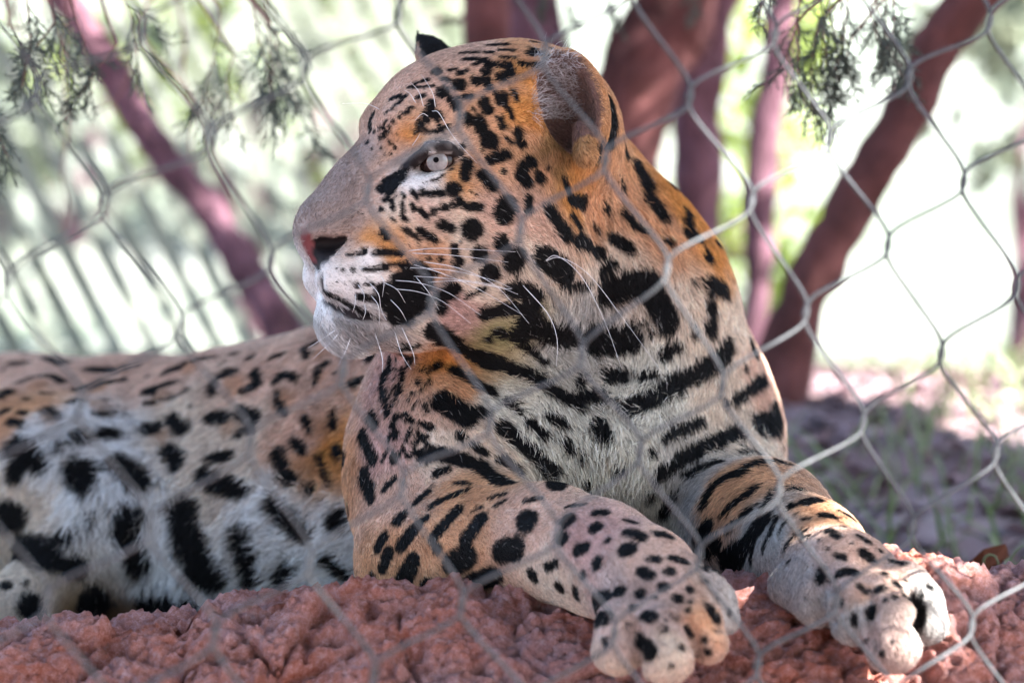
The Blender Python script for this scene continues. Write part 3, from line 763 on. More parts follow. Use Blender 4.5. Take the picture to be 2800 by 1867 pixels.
if FUR:
    area = 0.5 * np.linalg.norm(fn, axis=1)
    cen = BV[tri].mean(1)
    nfa = fn / (np.linalg.norm(fn, axis=1, keepdims=True) + 1e-12)
    vd = cen - np.array([0, 0, CAM_Z]); dist = np.linalg.norm(vd, axis=1, keepdims=True); vd /= dist
    facing = -(nfa * vd).sum(1)
    dens = np.where(facing > -.25, 1.0, .16)
    px = CX + cen[:, 0] / cen[:, 1] * FPX; py = CY - (cen[:, 2] - CAM_Z) / cen[:, 1] * FPX
    Lt = L_[tri].mean(1)
    dens *= np.clip(.009 / np.maximum(Lt, .002), .55, 2.0)
    dens *= np.where((py > 1950) | (px < -150), .12, 1.0)
    NH = 600000
    w = area * dens
    pick = RNG.choice(len(tri), NH, p=w / w.sum())
    u = RNG.random((NH, 2)); fl = u.sum(1) > 1; u[fl] = 1 - u[fl]
    A, B_, C3 = BV[tri[pick, 0]], BV[tri[pick, 1]], BV[tri[pick, 2]]
    root = A + (B_ - A) * u[:, :1] + (C3 - A) * u[:, 1:]
    nn = BN[tri[pick, 0]] * (1 - u.sum(1))[:, None] + BN[tri[pick, 1]] * u[:, :1] + BN[tri[pick, 2]] * u[:, 1:]
    nn /= np.linalg.norm(nn, axis=1, keepdims=True)
    nh = nohair[tri[pick, 0]]
    inear = in_ear[tri[pick, 0]]; fe = far_ear[tri[pick, 0]]
    ok = ~nh
    root, nn, inear, fe, pk = root[ok], nn[ok], inear[ok], fe[ok], pick[ok]
    bar = np.c_[1 - u.sum(1), u][ok][:, :, None]
    fD, fL, fC = [((q if q.ndim > 1 else q[:, None])[tri[pk]] * bar).sum(1) for q in F_]
    fL = np.maximum(fL[:, 0], .0034)
    dt = fD - nn * (fD * nn).sum(1)[:, None]; dt /= np.linalg.norm(dt, axis=1, keepdims=True) + 1e-9
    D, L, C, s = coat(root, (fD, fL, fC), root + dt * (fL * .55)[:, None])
    C[inear] = np.array([.20, .12, .095]); L[inear] = .006
    vc = C_[tri[pk, 0]]
    C[fe] = vc[fe]; L[fe] = np.minimum(L[fe], .005)
    D = D + 0.42 * np.stack([vnoise(root, 130, 31), vnoise(root, 130, 32), vnoise(root, 130, 33)], -1) + 0.35 * np.stack([vnoise(root, 38, 34), vnoise(root, 38, 35), vnoise(root, 38, 36)], -1)
    D += RNG.normal(size=D.shape) * .22
    D -= nn * (D * nn).sum(1)[:, None]
    D /= np.linalg.norm(D, axis=1, keepdims=True) + 1e-9
    L = L * RNG.uniform(.65, 1.15, len(L)) * (1 + .25 * vnoise(root, 60, 41))
    C = C * (RNG.normal(1, .22, len(C)) * (1 + .45 * vnoise((root - P(1300, 1000, 2.5)) - D * (((root - P(1300, 1000, 2.5)) * D).sum(1) * .85)[:, None], 520, 45))).clip(.35, 1.8)[:, None]
    white = RNG.random(len(C)) < .012
    C[white & (s > .5)] = (.30, .29, .28)
    rad = np.clip(L * .030, .00020, .00036) * RNG.uniform(.8, 1.2, len(L))
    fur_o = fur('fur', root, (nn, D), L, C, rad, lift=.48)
    # pale tufts inside the near ear
    ex = RNG.uniform(1452, 1570, 800); ey = RNG.uniform(150, 330, 800)
    keepm = (RNG.random(800) < .35) | (np.hypot((ex - 1475) / 45, (ey - 300) / 40) < 1) | (np.hypot((ex - 1530) / 60, (ey - 190) / 45) < 1)
    er = trace(np.c_[ex, ey][keepm]); er = er[np.isfinite(er).all(1)]
    en = sgrad(er)
    et = np.tile(np.array([.75, -.35, .25]), (len(er), 1)) + RNG.normal(size=er.shape) * .5
    ecol = np.array([.85, .81, .80]) * RNG.uniform(.5, 1.15, len(er))[:, None]
    fur('ear_tuft', er, (en, et / np.linalg.norm(et, axis=1, keepdims=True)), RNG.uniform(.010, .026, len(er)), ecol, np.full(len(er), .00012), lift=.8, npts=6, curl=.28)

# --- eyes
def cap_mesh(c, ax, r, ang, name, mat, parent, rings=8, n=24):
    ax = ax / np.linalg.norm(ax)
    a = np.cross(ax, [0, 0, 1.0]); a /= np.linalg.norm(a); b2 = np.cross(ax, a)
    v = [c + ax * r]; f = []
    for i in range(1, rings + 1):
        t = ang * i / rings
        for k in range(n):
            q = 2 * math.pi * k / n
            v.append(c + r * (math.cos(t) * ax + math.sin(t) * (math.cos(q) * a + math.sin(q) * b2)))
    for k in range(n): f.append((0, 1 + k, 1 + (k + 1) % n))
    for i in range(rings - 1):
        for k in range(n):
            o = 1 + i * n
            f.append((o + k, o + n + k, o + n + (k + 1) % n, o + (k + 1) % n))
    return mesh_obj(name, v, f, mat, parent)

sclera_m, nt, b = new_mat('eye_rim'); b.inputs['Base Color'].default_value = (.018, .009, .007, 1); b.inputs['Roughness'].default_value = .2; b.inputs['Specular IOR Level'].default_value = .25
iris_m, nt, b = new_mat('iris')
tc = nt.nodes.new('ShaderNodeTexCoord'); nz = nt.nodes.new('ShaderNodeTexNoise'); nz.inputs['Scale'].default_value = 420
nt.links.new(tc.outputs['Object'], nz.inputs['Vector'])
rp = nt.nodes.new('ShaderNodeValToRGB'); rp.color_ramp.elements[0].color = (.10, .09, .09, 1); rp.color_ramp.elements[1].color = (.33, .32, .31, 1)
nt.links.new(nz.outputs['Fac'], rp.inputs['Fac']); nt.links.new(rp.outputs['Color'], b.inputs['Base Color'])
b.inputs['Roughness'].default_value = .2; b.inputs['Specular IOR Level'].default_value = .25; b.inputs['Coat Weight'].default_value = .5; b.inputs['Coat Roughness'].default_value = .02
pupil_m, nt, b = new_mat('pupil'); b.inputs['Base Color'].default_value = (.004, .004, .005, 1); b.inputs['Roughness'].default_value = .35; b.inputs['Specular IOR Level'].default_value = .05
limbal_m, nt, b = new_mat('iris_edge'); b.inputs['Base Color'].default_value = (.20, .11, .08, 1); b.inputs['Roughness'].default_value = .08

def eye(c, look, mirror=False):
    R = .0165
    e = cap_mesh(c, look, R, math.pi * .999, 'eyeball', sclera_m, jaguar, 18, 28)
    g = cap_mesh(c, look, R + .0002, math.radians(31.5), 'iris_edge', limbal_m, e)
    i = cap_mesh(c, look, R + .0004, math.radians(29.5), 'iris', iris_m, e)
    cap_mesh(c, look + np.array([-.004, 0, .008]), R + .0006, math.radians(7.8), 'pupil', pupil_m, e)
    return e
eye(EYE_C, P(1182, 437, 2.3) - EYE_C)
mir = lambda q: q - 2 * ((q - H0) @ HW) * HW
lk = P(1182, 437, 2.3) - EYE_C
eye(mir(EYE_C), lk - 2 * (lk @ HW) * HW)

# --- whiskers, brow and chin hairs
WH = {2: """1020,620,1300,600,1900,630;1050,640,1400,660,1840,715;1140,710,1450,770,1750,920,2010,1220;1060,735,1300,810,1600,940,1960,1150;1030,760,1350,780,1700,860,1870,930
1060,830,1350,850,1700,900,1920,980;1180,880,1450,870,1800,930,1870,935;910,865,1100,885,1350,970,1610,1150;910,935,1100,960,1300,1040,1530,1220;1080,840,1180,960,1270,1110
820,885,920,940,990,1050;700,890,770,980,790,1100,835,1195;600,900,650,980,640,1070;790,830,815,880,800,1000;710,990,770,1080,775,1230;870,1025,950,1110,1000,1200;580,980,575,1060,555,1130;655,1060,660,1130,640,1190
960,1250,1050,1450,1070,1560;900,1280,960,1470,1040,1600;740,1300,800,1500,800,1620;420,1270,330,1330,190,1420;440,1300,380,1370,230,1510;540,1330,500,1440,440,1560""",
4: "760,30,830,0,960,110,1080,340,1175,600;760,30,850,10,1000,100,1180,330,1390,620;640,150,780,310,830,450,825,590",
1: "1340,815,1400,830,1500,1000,1600,1130,1750,1290;1370,780,1340,640,1240,480;1260,770,1220,640,1140,550;1190,740,1140,660,1080,620;1300,860,1250,840,1180,900;1160,1130,1200,1070,1230,1020;860,800,800,770,720,745,520,745"}
wh_m, nt, b = new_mat('whisker'); b.inputs['Base Color'].default_value = (.86, .86, .88, 1); b.inputs['Roughness'].default_value = .35
wpx = []
for v, txt in WH.items():
    ox, oy, sc = VIEWS[v]
    for it in txt.replace('\n', ';').split(';'):
        nn_ = [float(q) for q in it.split(',')]
        wpx.append([(ox + nn_[i] / sc, oy + nn_[i + 1] / sc) for i in range(0, len(nn_), 2)])
whit = trace([q for w in wpx for q in w])
k = 0
for px_ in wpx:
    hs = whit[k:k + len(px_)]; k += len(px_)
    if not np.isfinite(hs[0]).all(): continue
    acc, Yr, pts = 0.0, hs[0][1], [hs[0]]
    for a, b2, h in zip(px_, px_[1:], hs[1:]):
        acc += math.dist(a, b2)
        Yq = Yr - 0.30 * PX(acc, Yr)
        if np.isfinite(h).all(): Yq = min(Yq, h[1] - .012)
        pts.append(P(*b2, Yq))
    pts = catmull(pts, 5)
    wmb = MB(); wmb.tube(pts, list(np.linspace(.00033, .00009, len(pts))), 5)
    wmb.build('whisker', wh_m, jaguar)
# ================================================================== ground, rock, fences, trees
def gz(x, y):
    t = np.clip((y - 2.75) / 1.05, 0, 1); t = t * t * (3 - 2 * t)
    z = .25 * t
    f = np.clip((2.28 - y) / .25, 0, 1); f = f * f * (3 - 2 * f)
    z = z - .58 * f
    far = np.clip((y - 5) / 20, 0, 1)
    q = np.stack([x, y, 0 * x], -1)
    z = z + (.018 * vnoise(q, 2.2, 51) + .010 * vnoise(q, 7, 52)) * np.clip((y - 2.4) / .6, 0, 1) * (1 - far) + .12 * far * vnoise(q, .08, 53) - .02 * far + .17 * np.clip(y - 7, 0, 60) * np.clip((y - 7) / 4, 0, 1)
    return z

xs = np.unique(np.concatenate([np.linspace(-400, -8, 24), np.linspace(-8, -1.5, 30), np.linspace(-1.5, 1.8, 130), np.linspace(1.8, 8, 30), np.linspace(8, 400, 24)]))
ys = np.unique(np.concatenate([np.linspace(-60, 0, 12), np.linspace(0, 2.0, 12), np.linspace(2.0, 6.5, 170), np.linspace(6.5, 20, 40), np.linspace(20, 900, 40)]))
GX, GY = np.meshgrid(xs, ys, indexing='ij')
gv = np.stack([GX.ravel(), GY.ravel(), gz(GX.ravel(), GY.ravel())], -1)
ii = np.arange(len(xs) * len(ys)).reshape(len(xs), len(ys))
gf = np.stack([ii[:-1, :-1], ii[1:, :-1], ii[1:, 1:], ii[:-1, 1:]], -1).reshape(-1, 4)
ground_m = noise_mat('ground', (.12, .07, .07), (.42, .33, .33), 4.5, .95, .6, 60, c3=(.24, .16, .165), bdist=.02)
nt = ground_m.node_tree; b = nt.nodes['Principled BSDF']
tc = nt.nodes.new('ShaderNodeTexCoord'); sep = nt.nodes.new('ShaderNodeSeparateXYZ'); nt.links.new(tc.outputs['Object'], sep.inputs[0])
mr = nt.nodes.new('ShaderNodeMapRange'); mr.inputs['From Min'].default_value = 4.8; mr.inputs['From Max'].default_value = 7.5
nt.links.new(sep.outputs['Y'], mr.inputs['Value'])
gn = nt.nodes.new('ShaderNodeTexNoise'); gn.inputs['Scale'].default_value = 1.3; nt.links.new(tc.outputs['Object'], gn.inputs['Vector'])
gr_ = nt.nodes.new('ShaderNodeValToRGB'); gr_.color_ramp.elements[0].position = .35; gr_.color_ramp.elements[1].position = .65
gr_.color_ramp.elements[0].color = (.12, .145, .105, 1); gr_.color_ramp.elements[1].color = (.22, .23, .20, 1)      # dry grass on the slope
nt.links.new(gn.outputs['Fac'], gr_.inputs['Fac'])
old = b.inputs['Base Color'].links[0].from_socket
mx = nt.nodes.new('ShaderNodeMix'); mx.data_type = 'RGBA'
nt.links.new(mr.outputs['Result'], mx.inputs['Factor']); nt.links.new(old, mx.inputs['A']); nt.links.new(gr_.outputs['Color'], mx.inputs['B'])
nt.links.new(mx.outputs['Result'], b.inputs['Base Color'])
ground = mesh_obj('ground', gv, gf, ground_m)
tag(ground, 'pinkish brown earth with leaf litter rising behind the jaguar', kind='structure')

# --- red rock ledge
RT = [(-600, 1720), (0, 1700), (200, 1692), (380, 1694), (520, 1672), (560, 1640), (640, 1624), (760, 1630), (880, 1618), (1000, 1612), (1120, 1606), (1240, 1588), (1330, 1600), (1450, 1622), (1700, 1640), (1900, 1606), (1985, 1582),
      (2060, 1560), (2120, 1562), (2250, 1560), (2400, 1530), (2500, 1499), (2565, 1502), (2640, 1540), (2720, 1556), (2800, 1566), (3400, 1600)]
def rock_mesh():
    X = np.unique(np.concatenate([np.linspace(-1.5, -.5, 60), np.linspace(-.5, .52, 420), np.linspace(.52, 1.5, 60)]))
    V = np.concatenate([np.linspace(0, .18, 34), np.linspace(.18, .62, 200)[1:], np.linspace(.62, 1, 30)[1:]])
    yt = 2.30 + .42 * np.clip(X - .36, 0, 9)
    tx = np.array([(p[0] - CX) / FPX * 2.30 for p in RT]); tz = np.array([CAM_Z - (p[1] - CY) / FPX * 2.30 for p in RT])
    zt = np.interp(X, tx, tz)
    pv = np.array([0, .10, .18, .24, .34, .46, .58, .72, .86, 1.0])
    pY = np.array([.34, .20, .07, .0, -.045, -.095, -.14, -.18, -.21, -.25])
    pz = np.array([-.16, -.06, -.006, .0, -.026, -.072, -.125, -.25, -.42, -.75])
    Yv = np.interp(V, pv, pY); Zv = np.interp(V, pv, pz)
    G = np.zeros((len(X), len(V), 3))
    G[..., 0] = X[:, None]; G[..., 1] = yt[:, None] + Yv[None]; G[..., 2] = zt[:, None] + Zv[None]
    p = G.reshape(-1, 3)
    dY = np.gradient(Yv, V); dZ = np.gradient(Zv, V)
    nrm = np.stack([0 * dY, dZ, -dY], -1); nrm /= np.linalg.norm(nrm, axis=1, keepdims=True)
    N = np.tile(nrm[None], (len(X), 1, 1)).reshape(-1, 3)
    N[:, 0] += .25 * vnoise(p, 30, 61)
    big = fbm(p, 10, 3, 62)
    r1 = 1 - np.abs(fbm(p, 34, 3, 63)) * 2.2
    gr = fbm(p, 60, 4, 64, .72)
    fine = fbm(p, 170, 2, 65, .7)
    pit = np.clip(fbm(p, 40, 3, 66) - .22, 0, 1)
    def worley(fr, seed):
        q = p * np.array([1, 1, 1.25]) * fr + 500; i0 = np.floor(q).astype(np.int64)
        f1 = np.full(len(p), 9.0); f2 = f1.copy(); hv = np.zeros(len(p))
        for dx in (-1, 0, 1):
            for dy in (-1, 0, 1):
                for dz in (-1, 0, 1):
                    c = i0 + np.array([dx, dy, dz])
                    o = np.stack([_hash(c[:, 0], c[:, 1], c[:, 2], seed + k) for k in range(3)], -1)
                    d = np.linalg.norm(c + o - q, axis=1)
                    nr = d < f1
                    f2 = np.where(nr, f1, np.minimum(f2, d)); hv = np.where(nr, o[:, 0], hv); f1 = np.where(nr, d, f1)
        return f1, f2 - f1, hv
    _, e1, h1 = worley(13, 161)
    _, e2, h2 = worley(38, 171)
    _, e3, h3 = worley(95, 181)
    h = .016 * big + .003 * r1 + .0075 * gr + .0050 * fine - .040 * pit
    h += .012 * (h1 - .5) - .010 * np.exp(-e1 / .07) + .0035 * (h2 - .5) - .0030 * np.exp(-e2 / .08) + .0040 * (h3 - .5)
    p = p + N * h[:, None]
    i = np.arange(len(p)).reshape(len(X), len(V))
    f = np.stack([i[:-1, :-1], i[:-1, 1:], i[1:, 1:], i[1:, :-1]], -1).reshape(-1, 4)
    return p, f
rv, rf = rock_mesh()
rock_m, nt, b = new_mat('red_rock')
tc = nt.nodes.new('ShaderNodeTexCoord')
def nz_(scale, detail=8, rough=.65):
    q = nt.nodes.new('ShaderNodeTexNoise'); q.inputs['Scale'].default_value = scale; q.inputs['Detail'].default_value = detail; q.inputs['Roughness'].default_value = rough
    nt.links.new(tc.outputs['Object'], q.inputs['Vector']); return q
def ramp_(src, stops):
    q = nt.nodes.new('ShaderNodeValToRGB'); e = q.color_ramp.elements
    e[0].position, e[0].color = stops[0][0], (*stops[0][1], 1); e[1].position, e[1].color = stops[-1][0], (*stops[-1][1], 1)
    for t, c in stops[1:-1]:
        k = e.new(t); k.color = (*c, 1)
    nt.links.new(src, q.inputs['Fac']); return q
def mix_(f, a, b2, mode='MIX'):
    q = nt.nodes.new('ShaderNodeMix'); q.data_type = 'RGBA'; q.blend_type = mode
    if isinstance(f, float): q.inputs['Factor'].default_value = f
    else: nt.links.new(f, q.inputs['Factor'])
    nt.links.new(a, q.inputs['A']); nt.links.new(b2, q.inputs['B']); return q
a_ = ramp_(nz_(7, 6).outputs['Fac'], [(.38, (.68, .17, .075)), (.5, (.76, .31, .24)), (.62, (.82, .50, .50))])
f_ = ramp_(nz_(150, 10, .85).outputs['Fac'], [(.36, (.12, .026, .014)), (.44, (.44, .165, .12)), (.53, (.72, .39, .37)), (.63, (.90, .74, .78))])
m_ = mix_(.5, a_.outputs['Color'], f_.outputs['Color'])
nt.links.new(m_.outputs['Result'], b.inputs['Base Color'])
b.inputs['Roughness'].default_value = .92; b.inputs['Specular IOR Level'].default_value = .2
bp = nt.nodes.new('ShaderNodeBump'); bp.inputs['Strength'].default_value = 1.0; bp.inputs['Distance'].default_value = .012
nt.links.new(nz_(230, 9, .8).outputs['Fac'], bp.inputs['Height']); nt.links.new(bp.outputs['Normal'], b.inputs['Normal'])
rock = mesh_obj('rock_ledge', rv, rf, rock_m)
tag(rock, 'long rough red rock ledge under the jaguar\'s paws', 'rock')

# --- leaf clouds
def leaf_cloud(name, cen, size, mat, parent, seed=1, aspect=.45, droop=0.0):
    rg = np.random.default_rng(seed)
    n = len(cen)
    a = rg.normal(size=(n, 3)); a[:, 2] -= droop; a /= np.linalg.norm(a, axis=1, keepdims=True)
    b = np.cross(a, rg.normal(size=(n, 3))); b /= np.linalg.norm(b, axis=1, keepdims=True)
    s = (size * rg.uniform(.6, 1.4, n))[:, None]
    c = np.cross(a, b)
    v = np.stack([cen - a * s, cen + b * s * aspect + c * s * .1, cen + a * s, cen - b * s * aspect + c * s * .1], 1).reshape(-1, 3)
    f = np.arange(4 * n).reshape(n, 4)
    return mesh_obj(name, v, f, mat, parent, smooth=False)

def blob_points(n, c, r, seed, clumps=30, spread=.28):
    """points gathered in clumps through an ellipsoid"""
    rg = np.random.default_rng(seed)
    k = rg.normal(size=(clumps, 3)); k /= np.linalg.norm(k, axis=1, keepdims=True)
    k *= rg.random((clumps, 1)) ** (1 / 2.2)
    q = k[rg.integers(0, clumps, n)] + rg.normal(size=(n, 3)) * spread * rg.uniform(.4, 1, (n, 1))
    return np.array(c) + q * np.array(r)

bark_m = noise_mat('juniper_bark', (.045, .014, .013), (.17, .062, .060), 14, .9, .9, 40, c3=(.095, .032, .030), bdist=.01)
bark2_m = noise_mat('pale_bark', (.06, .026, .034), (.22, .11, .145), 16, .9, .9, 60, c3=(.13, .06, .08), bdist=.01)
twig_m = noise_mat('twig_bark', (.12, .05, .045), (.24, .11, .10), 40, .85, 0)
needle_m = leaf_mat('juniper_needles', (.030, .040, .028), (.075, .090, .058), .1)
canopy_m = leaf_mat('canopy_leaves', (.045, .07, .030), (.10, .13, .05), .15)
lime_m = leaf_mat('lime_leaves', (.16, .22, .035), (.33, .40, .09), .45)
grey_m = leaf_mat('grey_green_leaves', (.11, .13, .09), (.22, .25, .17), .35)

def stem(pxs, Y, parent, mat, name='trunk', n=20, ext=None, dY=0):
    """tube through photo pixels (x, y, width px) at distance Y; ext = extra world points (x, y, z, r) beyond the top"""
    pts = [P(x, y, Y + dY * i) for i, (x, y, w) in enumerate(pxs)]
    rr = [PX(w, Y) / 2 for x, y, w in pxs]
    for e in ext or []:
        pts.append(np.array(e[:3])); rr.append(e[3])
    # root the stem in the ground
    b = pts[0].copy()
    g = gz(np.array([b[0]]), np.array([b[1]]))[0]
    if b[2] > g - .03:
        d = pts[0] - pts[1]; d = d / max(-d[2], .25) if d[2] < 0 else np.array([0, 0, -1.0])
        h = b[2] - g + .06
        q = b + d * h * np.array([.5, .5, 1]); q[2] = g - .05
        pts.insert(0, q); rr.insert(0, rr[0] * 1.12)
    c = catmull(pts, 8)
    r = np.interp(np.linspace(0, len(rr) - 1, len(c)), np.arange(len(rr)), rr)
    mb = MB(); mb.tube(c, list(r), n)
    v = np.array(mb.v)
    ctr = np.repeat(np.array(c), n, 0)
    out = v - ctr; ln = np.linalg.norm(out, axis=1, keepdims=True)
    sc = 1 + .20 * vnoise(v * np.array([1, 1, .2]), 75, 71)[:, None] + .16 * vnoise(v, 20, 72)[:, None]
    mb.v = list(ctr + out * sc)
    return mb.build(name, mat, parent)

LIT = [(2450, 1770, 2.18, .015), (2320, 1440, 2.33, .02), (2530, 1620, 2.2, .006), (2100, 1060, 2.66, .012), (2040, 1650, 2.26, .004), (2640, 1690, 2.20, .012), (2560, 1540, 2.3, .005),
       (2150, 1325, 2.00, .03), (2250, 1240, 2.02, .01), (2370, 1140, 2.05, .005), (2720, 1640, 2.04, .035), (1880, 690, 1.99, .045), (2790, 780, 2.05, .04), (2700, 1240, 2.06, .02),
       (2770, 1180, 3.6, .06), (2300, 1120, 4.0, .12), (2450, 1180, 3.8, .08), (2250, 1160, 3.9, .10), (2600, 1120, 4.3, .12)]
SUNV = np.array(SUN_TO)
def open_gaps(c):
    ok = np.ones(len(c), bool)
    for x, y, Y, r in LIT:
        q = c - P(x, y, Y)
        t = q @ SUNV
        d = np.linalg.norm(q - t[:, None] * SUNV, axis=1)
        ok &= ~((d < r + .040) & (t > 0))
    return c[ok]

# --- leaning juniper on the right, its crown shading the jaguar
tr = thing('juniper_tree', 'leaning juniper with a thick dark red trunk behind the jaguar\'s shoulder', 'tree', tuple(P(2120, 1050, 3.7)))
stem([(2140, 1050, 150), (2162, 940, 142), (2198, 833, 138), (2272, 667, 132), (2382, 476, 128), (2478, 298, 126), (2562, 155, 124), (2656, 0, 128)], 3.7, tr, bark_m,
     ext=[(1.05, 3.62, 1.25, .035), (1.5, 3.45, 1.75, .028), (2.0, 3.1, 2.3, .016)])
ca_ = np.array([0.0, 2.25, .3]) + SUNV * 3.3
cb_ = np.array([.5, 3.5, .5]) + SUNV * 2.7
pts = np.concatenate([blob_points(26000, ca_, (1.55, 1.5, .85), 81, 130, .20), blob_points(9000, (.2, .5, 2.4), (2.0, 1.6, .6), 88, 80, .2), blob_points(7000, cb_, (1.1, 1.0, .7), 82, 60, .20)])  # middle blob, towards the camera, added to block high frontal sky
pts = open_gaps(pts)
rg = np.random.default_rng(89)
for x, y, Y in ((1800, 1700, 2.18), (1720, 1780, 2.16), (1900, 1680, 2.17), (1650, 1620, 2.25), (1860, 1800, 2.15), (1980, 1700, 2.18), (1750, 1560, 2.22), (260, 1110, 2.88), (300, 1120, 2.88)):
    pts = np.concatenate([pts, P(x, y, Y) + SUNV * rg.uniform(2.9, 3.6, (70, 1)) + rg.normal(size=(70, 3)) * .035])  # leaf clumps added to keep the sun off the right paw and back
leaf_cloud('crown', pts, .050, canopy_m, tr, 83)
for e in ([(1.5, 3.45, 1.75), (2.0, 2.5, 2.4), (2.1, 1.7, 2.7)], [(1.5, 3.45, 1.75), (1.9, 3.6, 2.4), (2.4, 3.4, 2.9)], [(2.0, 2.5, 2.4), (1.6, 1.9, 2.6), (1.4, 1.4, 2.9)]):
    lm = MB(); lm.tube(catmull(e, 5), list(np.linspace(.028, .010, 11)), 8); lm.build('limb', bark_m, tr)

# --- many-stemmed juniper behind the head
tm = thing('juniper_tree', 'many stemmed juniper with pinkish stems rising behind the jaguar\'s ears', 'tree', tuple(P(1900, 1020, 4.4)))
stem([(1930, 1030, 120), (1915, 600, 118), (1900, 330, 130), (1930, 120, 140), (1975, -30, 135)], 4.4, tm, bark2_m, ext=[(.45, 4.4, 1.1, .03), (.6, 4.3, 1.7, .02)])
stem([(2050, 1010, 78), (2075, 700, 80), (2085, 420, 88), (2120, 180, 84), (2150, -30, 80)], 4.6, tm, bark2_m, ext=[(.55, 4.6, 1.2, .02), (.62, 4.7, 1.8, .012)])
stem([(1620, 1030, 260), (1660, 600, 240), (1735, 250, 220), (1800, 100, 215), (1870, -40, 220)], 4.2, tm, bark_m, ext=[(.34, 4.2, 1.15, .05), (.5, 4.0, 1.8, .03)])
stem([(1600, 500, 200), (1510, 250, 190), (1455, 120, 170), (1440, -30, 160)], 4.25, tm, bark2_m, name='limb', ext=[(.0, 4.25, 1.2, .03)])
stem([(1400, 1030, 140), (1345, 400, 135), (1335, 120, 125), (1325, -30, 122)], 3.9, tm, bark_m, ext=[(-.05, 3.9, 1.2, .025), (-.1, 3.9, 1.8, .015)])
stem([(1480, 420, 60), (1330, 90, 26), (1230, 55, 20), (1180, 65, 12)], 4.0, tm, bark2_m, name='limb', n=8)
leaf_cloud('crown', blob_points(3500, (.5, 4.3, 2.2), (1.2, .9, .9), 84, 40, .22), .045, canopy_m, tm, 85)

# --- thin leaning juniper on the left
tl = thing('juniper_tree', 'thin juniper with a leaning purplish stem beyond the jaguar\'s back', 'tree', tuple(P(800, 1040, 4.0)))
stem([(830, 1000, 110), (760, 880, 100), (660, 720, 92), (560, 560, 84), (455, 440, 84), (380, 330, 88), (300, 190, 88), (210, 40, 84), (150, -60, 80)], 4.0, tl, bark2_m,
     ext=[(-.75, 4.0, 1.1, .018), (-.9, 3.8, 1.6, .012)])
leaf_cloud('crown', blob_points(1800, (-.9, 3.9, 1.7), (.8, .7, .6), 86, 30, .22), .04, canopy_m, tl, 87)

# --- juniper sprays hanging into view
def spray(st, gr, p, d, L, lvl, rg, up):
    n = (11, 8, 6, 3)[lvl]
    step = L / n
    r = (.0011, .0008, .00062, .00052)[lvl]
    pts = [p.copy()]
    side = rg.choice((-1, 1))
    nv = np.cross(d, up); nv /= np.linalg.norm(nv) + 1e-9
    for i in range(n):
        d = d + rg.normal(size=3) * .10 + np.array([0, 0, -.05 if lvl < 2 else .01])
        d /= np.linalg.norm(d)
        p = p + d * step
        pts.append(p.copy())
        if lvl < 3 and i > (0 if lvl else 1):
            a = math.radians(rg.uniform(28, 55)) * side
            w = np.cross(d, nv) * math.sin(a) + d * math.cos(a) + nv * rg.normal() * .35
            w /= np.linalg.norm(w)
            spray(st, gr, p.copy(), w, L * rg.uniform(.36, .58) * (1 - .40 * i / n), lvl + 1, rg, up)
            side = -side
    tgt = st if lvl == 0 else gr
    tgt.tube(pts, list(np.linspace(r, r * .55, len(pts))), 4 if lvl < 2 else 3, cap=False)

def add_spray(tree, x0, y0, x1, y1, Y, seed, hook=None):
    rg = np.random.default_rng(seed)
    a, b2 = P(x0, y0, Y), P(x1, y1, Y + .02)
    st, gr = MB(), MB()
    d = (b2 - a); L = np.linalg.norm(d); d /= L
    spray(st, gr, a, d, L, 0, rg, np.array([0, -1.0, .1]))
    if hook is not None:
        st.tube(catmull([np.array(hook), (np.array(hook) + a) / 2 + np.array([0, 0, .08]), a], 6), list(np.linspace(.006, .0014, 13)), 6)
    o = st.build('branchlet', twig_m, tree)
    gr.build('foliage_spray', needle_m, o)

hr = (1.05, 3.62, 1.25); hl = (-.75, 4.0, 1.1); hm = (.34, 4.2, 1.15)
for k, (x0, y0, x1, y1) in enumerate(((2190, -90, 2190, 250), (2290, -70, 2270, 260), (2370, -80, 2400, 230), (2440, -60, 2460, 160), (2240, 60, 2170, 330), (2330, 100, 2240, 340), (2100, -80, 2070, 60), (2340, -80, 2330, 200), (2420, -90, 2440, 200), (2230, -80, 2230, 180), (2300, 0, 2330, 250), (2380, 20, 2440, 210), (2180, 60, 2190, 300), (2270, 30, 2300, 300))):
    add_spray(tr, x0, y0, x1, y1, 2.68 + .03 * (k % 3), 100 + k, hr)
for k, (x0, y0, x1, y1, Y) in enumerate(((60, -70, 130, 240, 2.9), (200, 20, 270, 260, 2.95), (-60, 160, 60, 430, 2.85), (320, -60, 430, 200, 3.0), (690, -60, 690, 300, 3.05), (740, 60, 700, 420, 3.1),
                                         (600, 20, 610, 330, 3.1), (150, 60, 40, 230, 2.9), (-40, 300, 40, 480, 2.85), (320, 120, 190, 300, 2.95), (640, 150, 580, 350, 3.15), (760, 100, 730, 300, 3.1), (110, -60, 200, 200, 2.9), (20, 20, 90, 260, 2.9), (720, -60, 760, 280, 3.05))):
    add_spray(tl, x0, y0, x1, y1, Y - .2, 200 + k, hl)
for k, (x0, y0, x1, y1) in enumerate(((1520, -60, 1630, 60), (1660, -60, 1690, 70), (1920, -60, 1880, 40), (1500, -50, 1500, 40))):
    add_spray(tm, x0, y0, x1, y1, 3.3, 300 + k, hm)
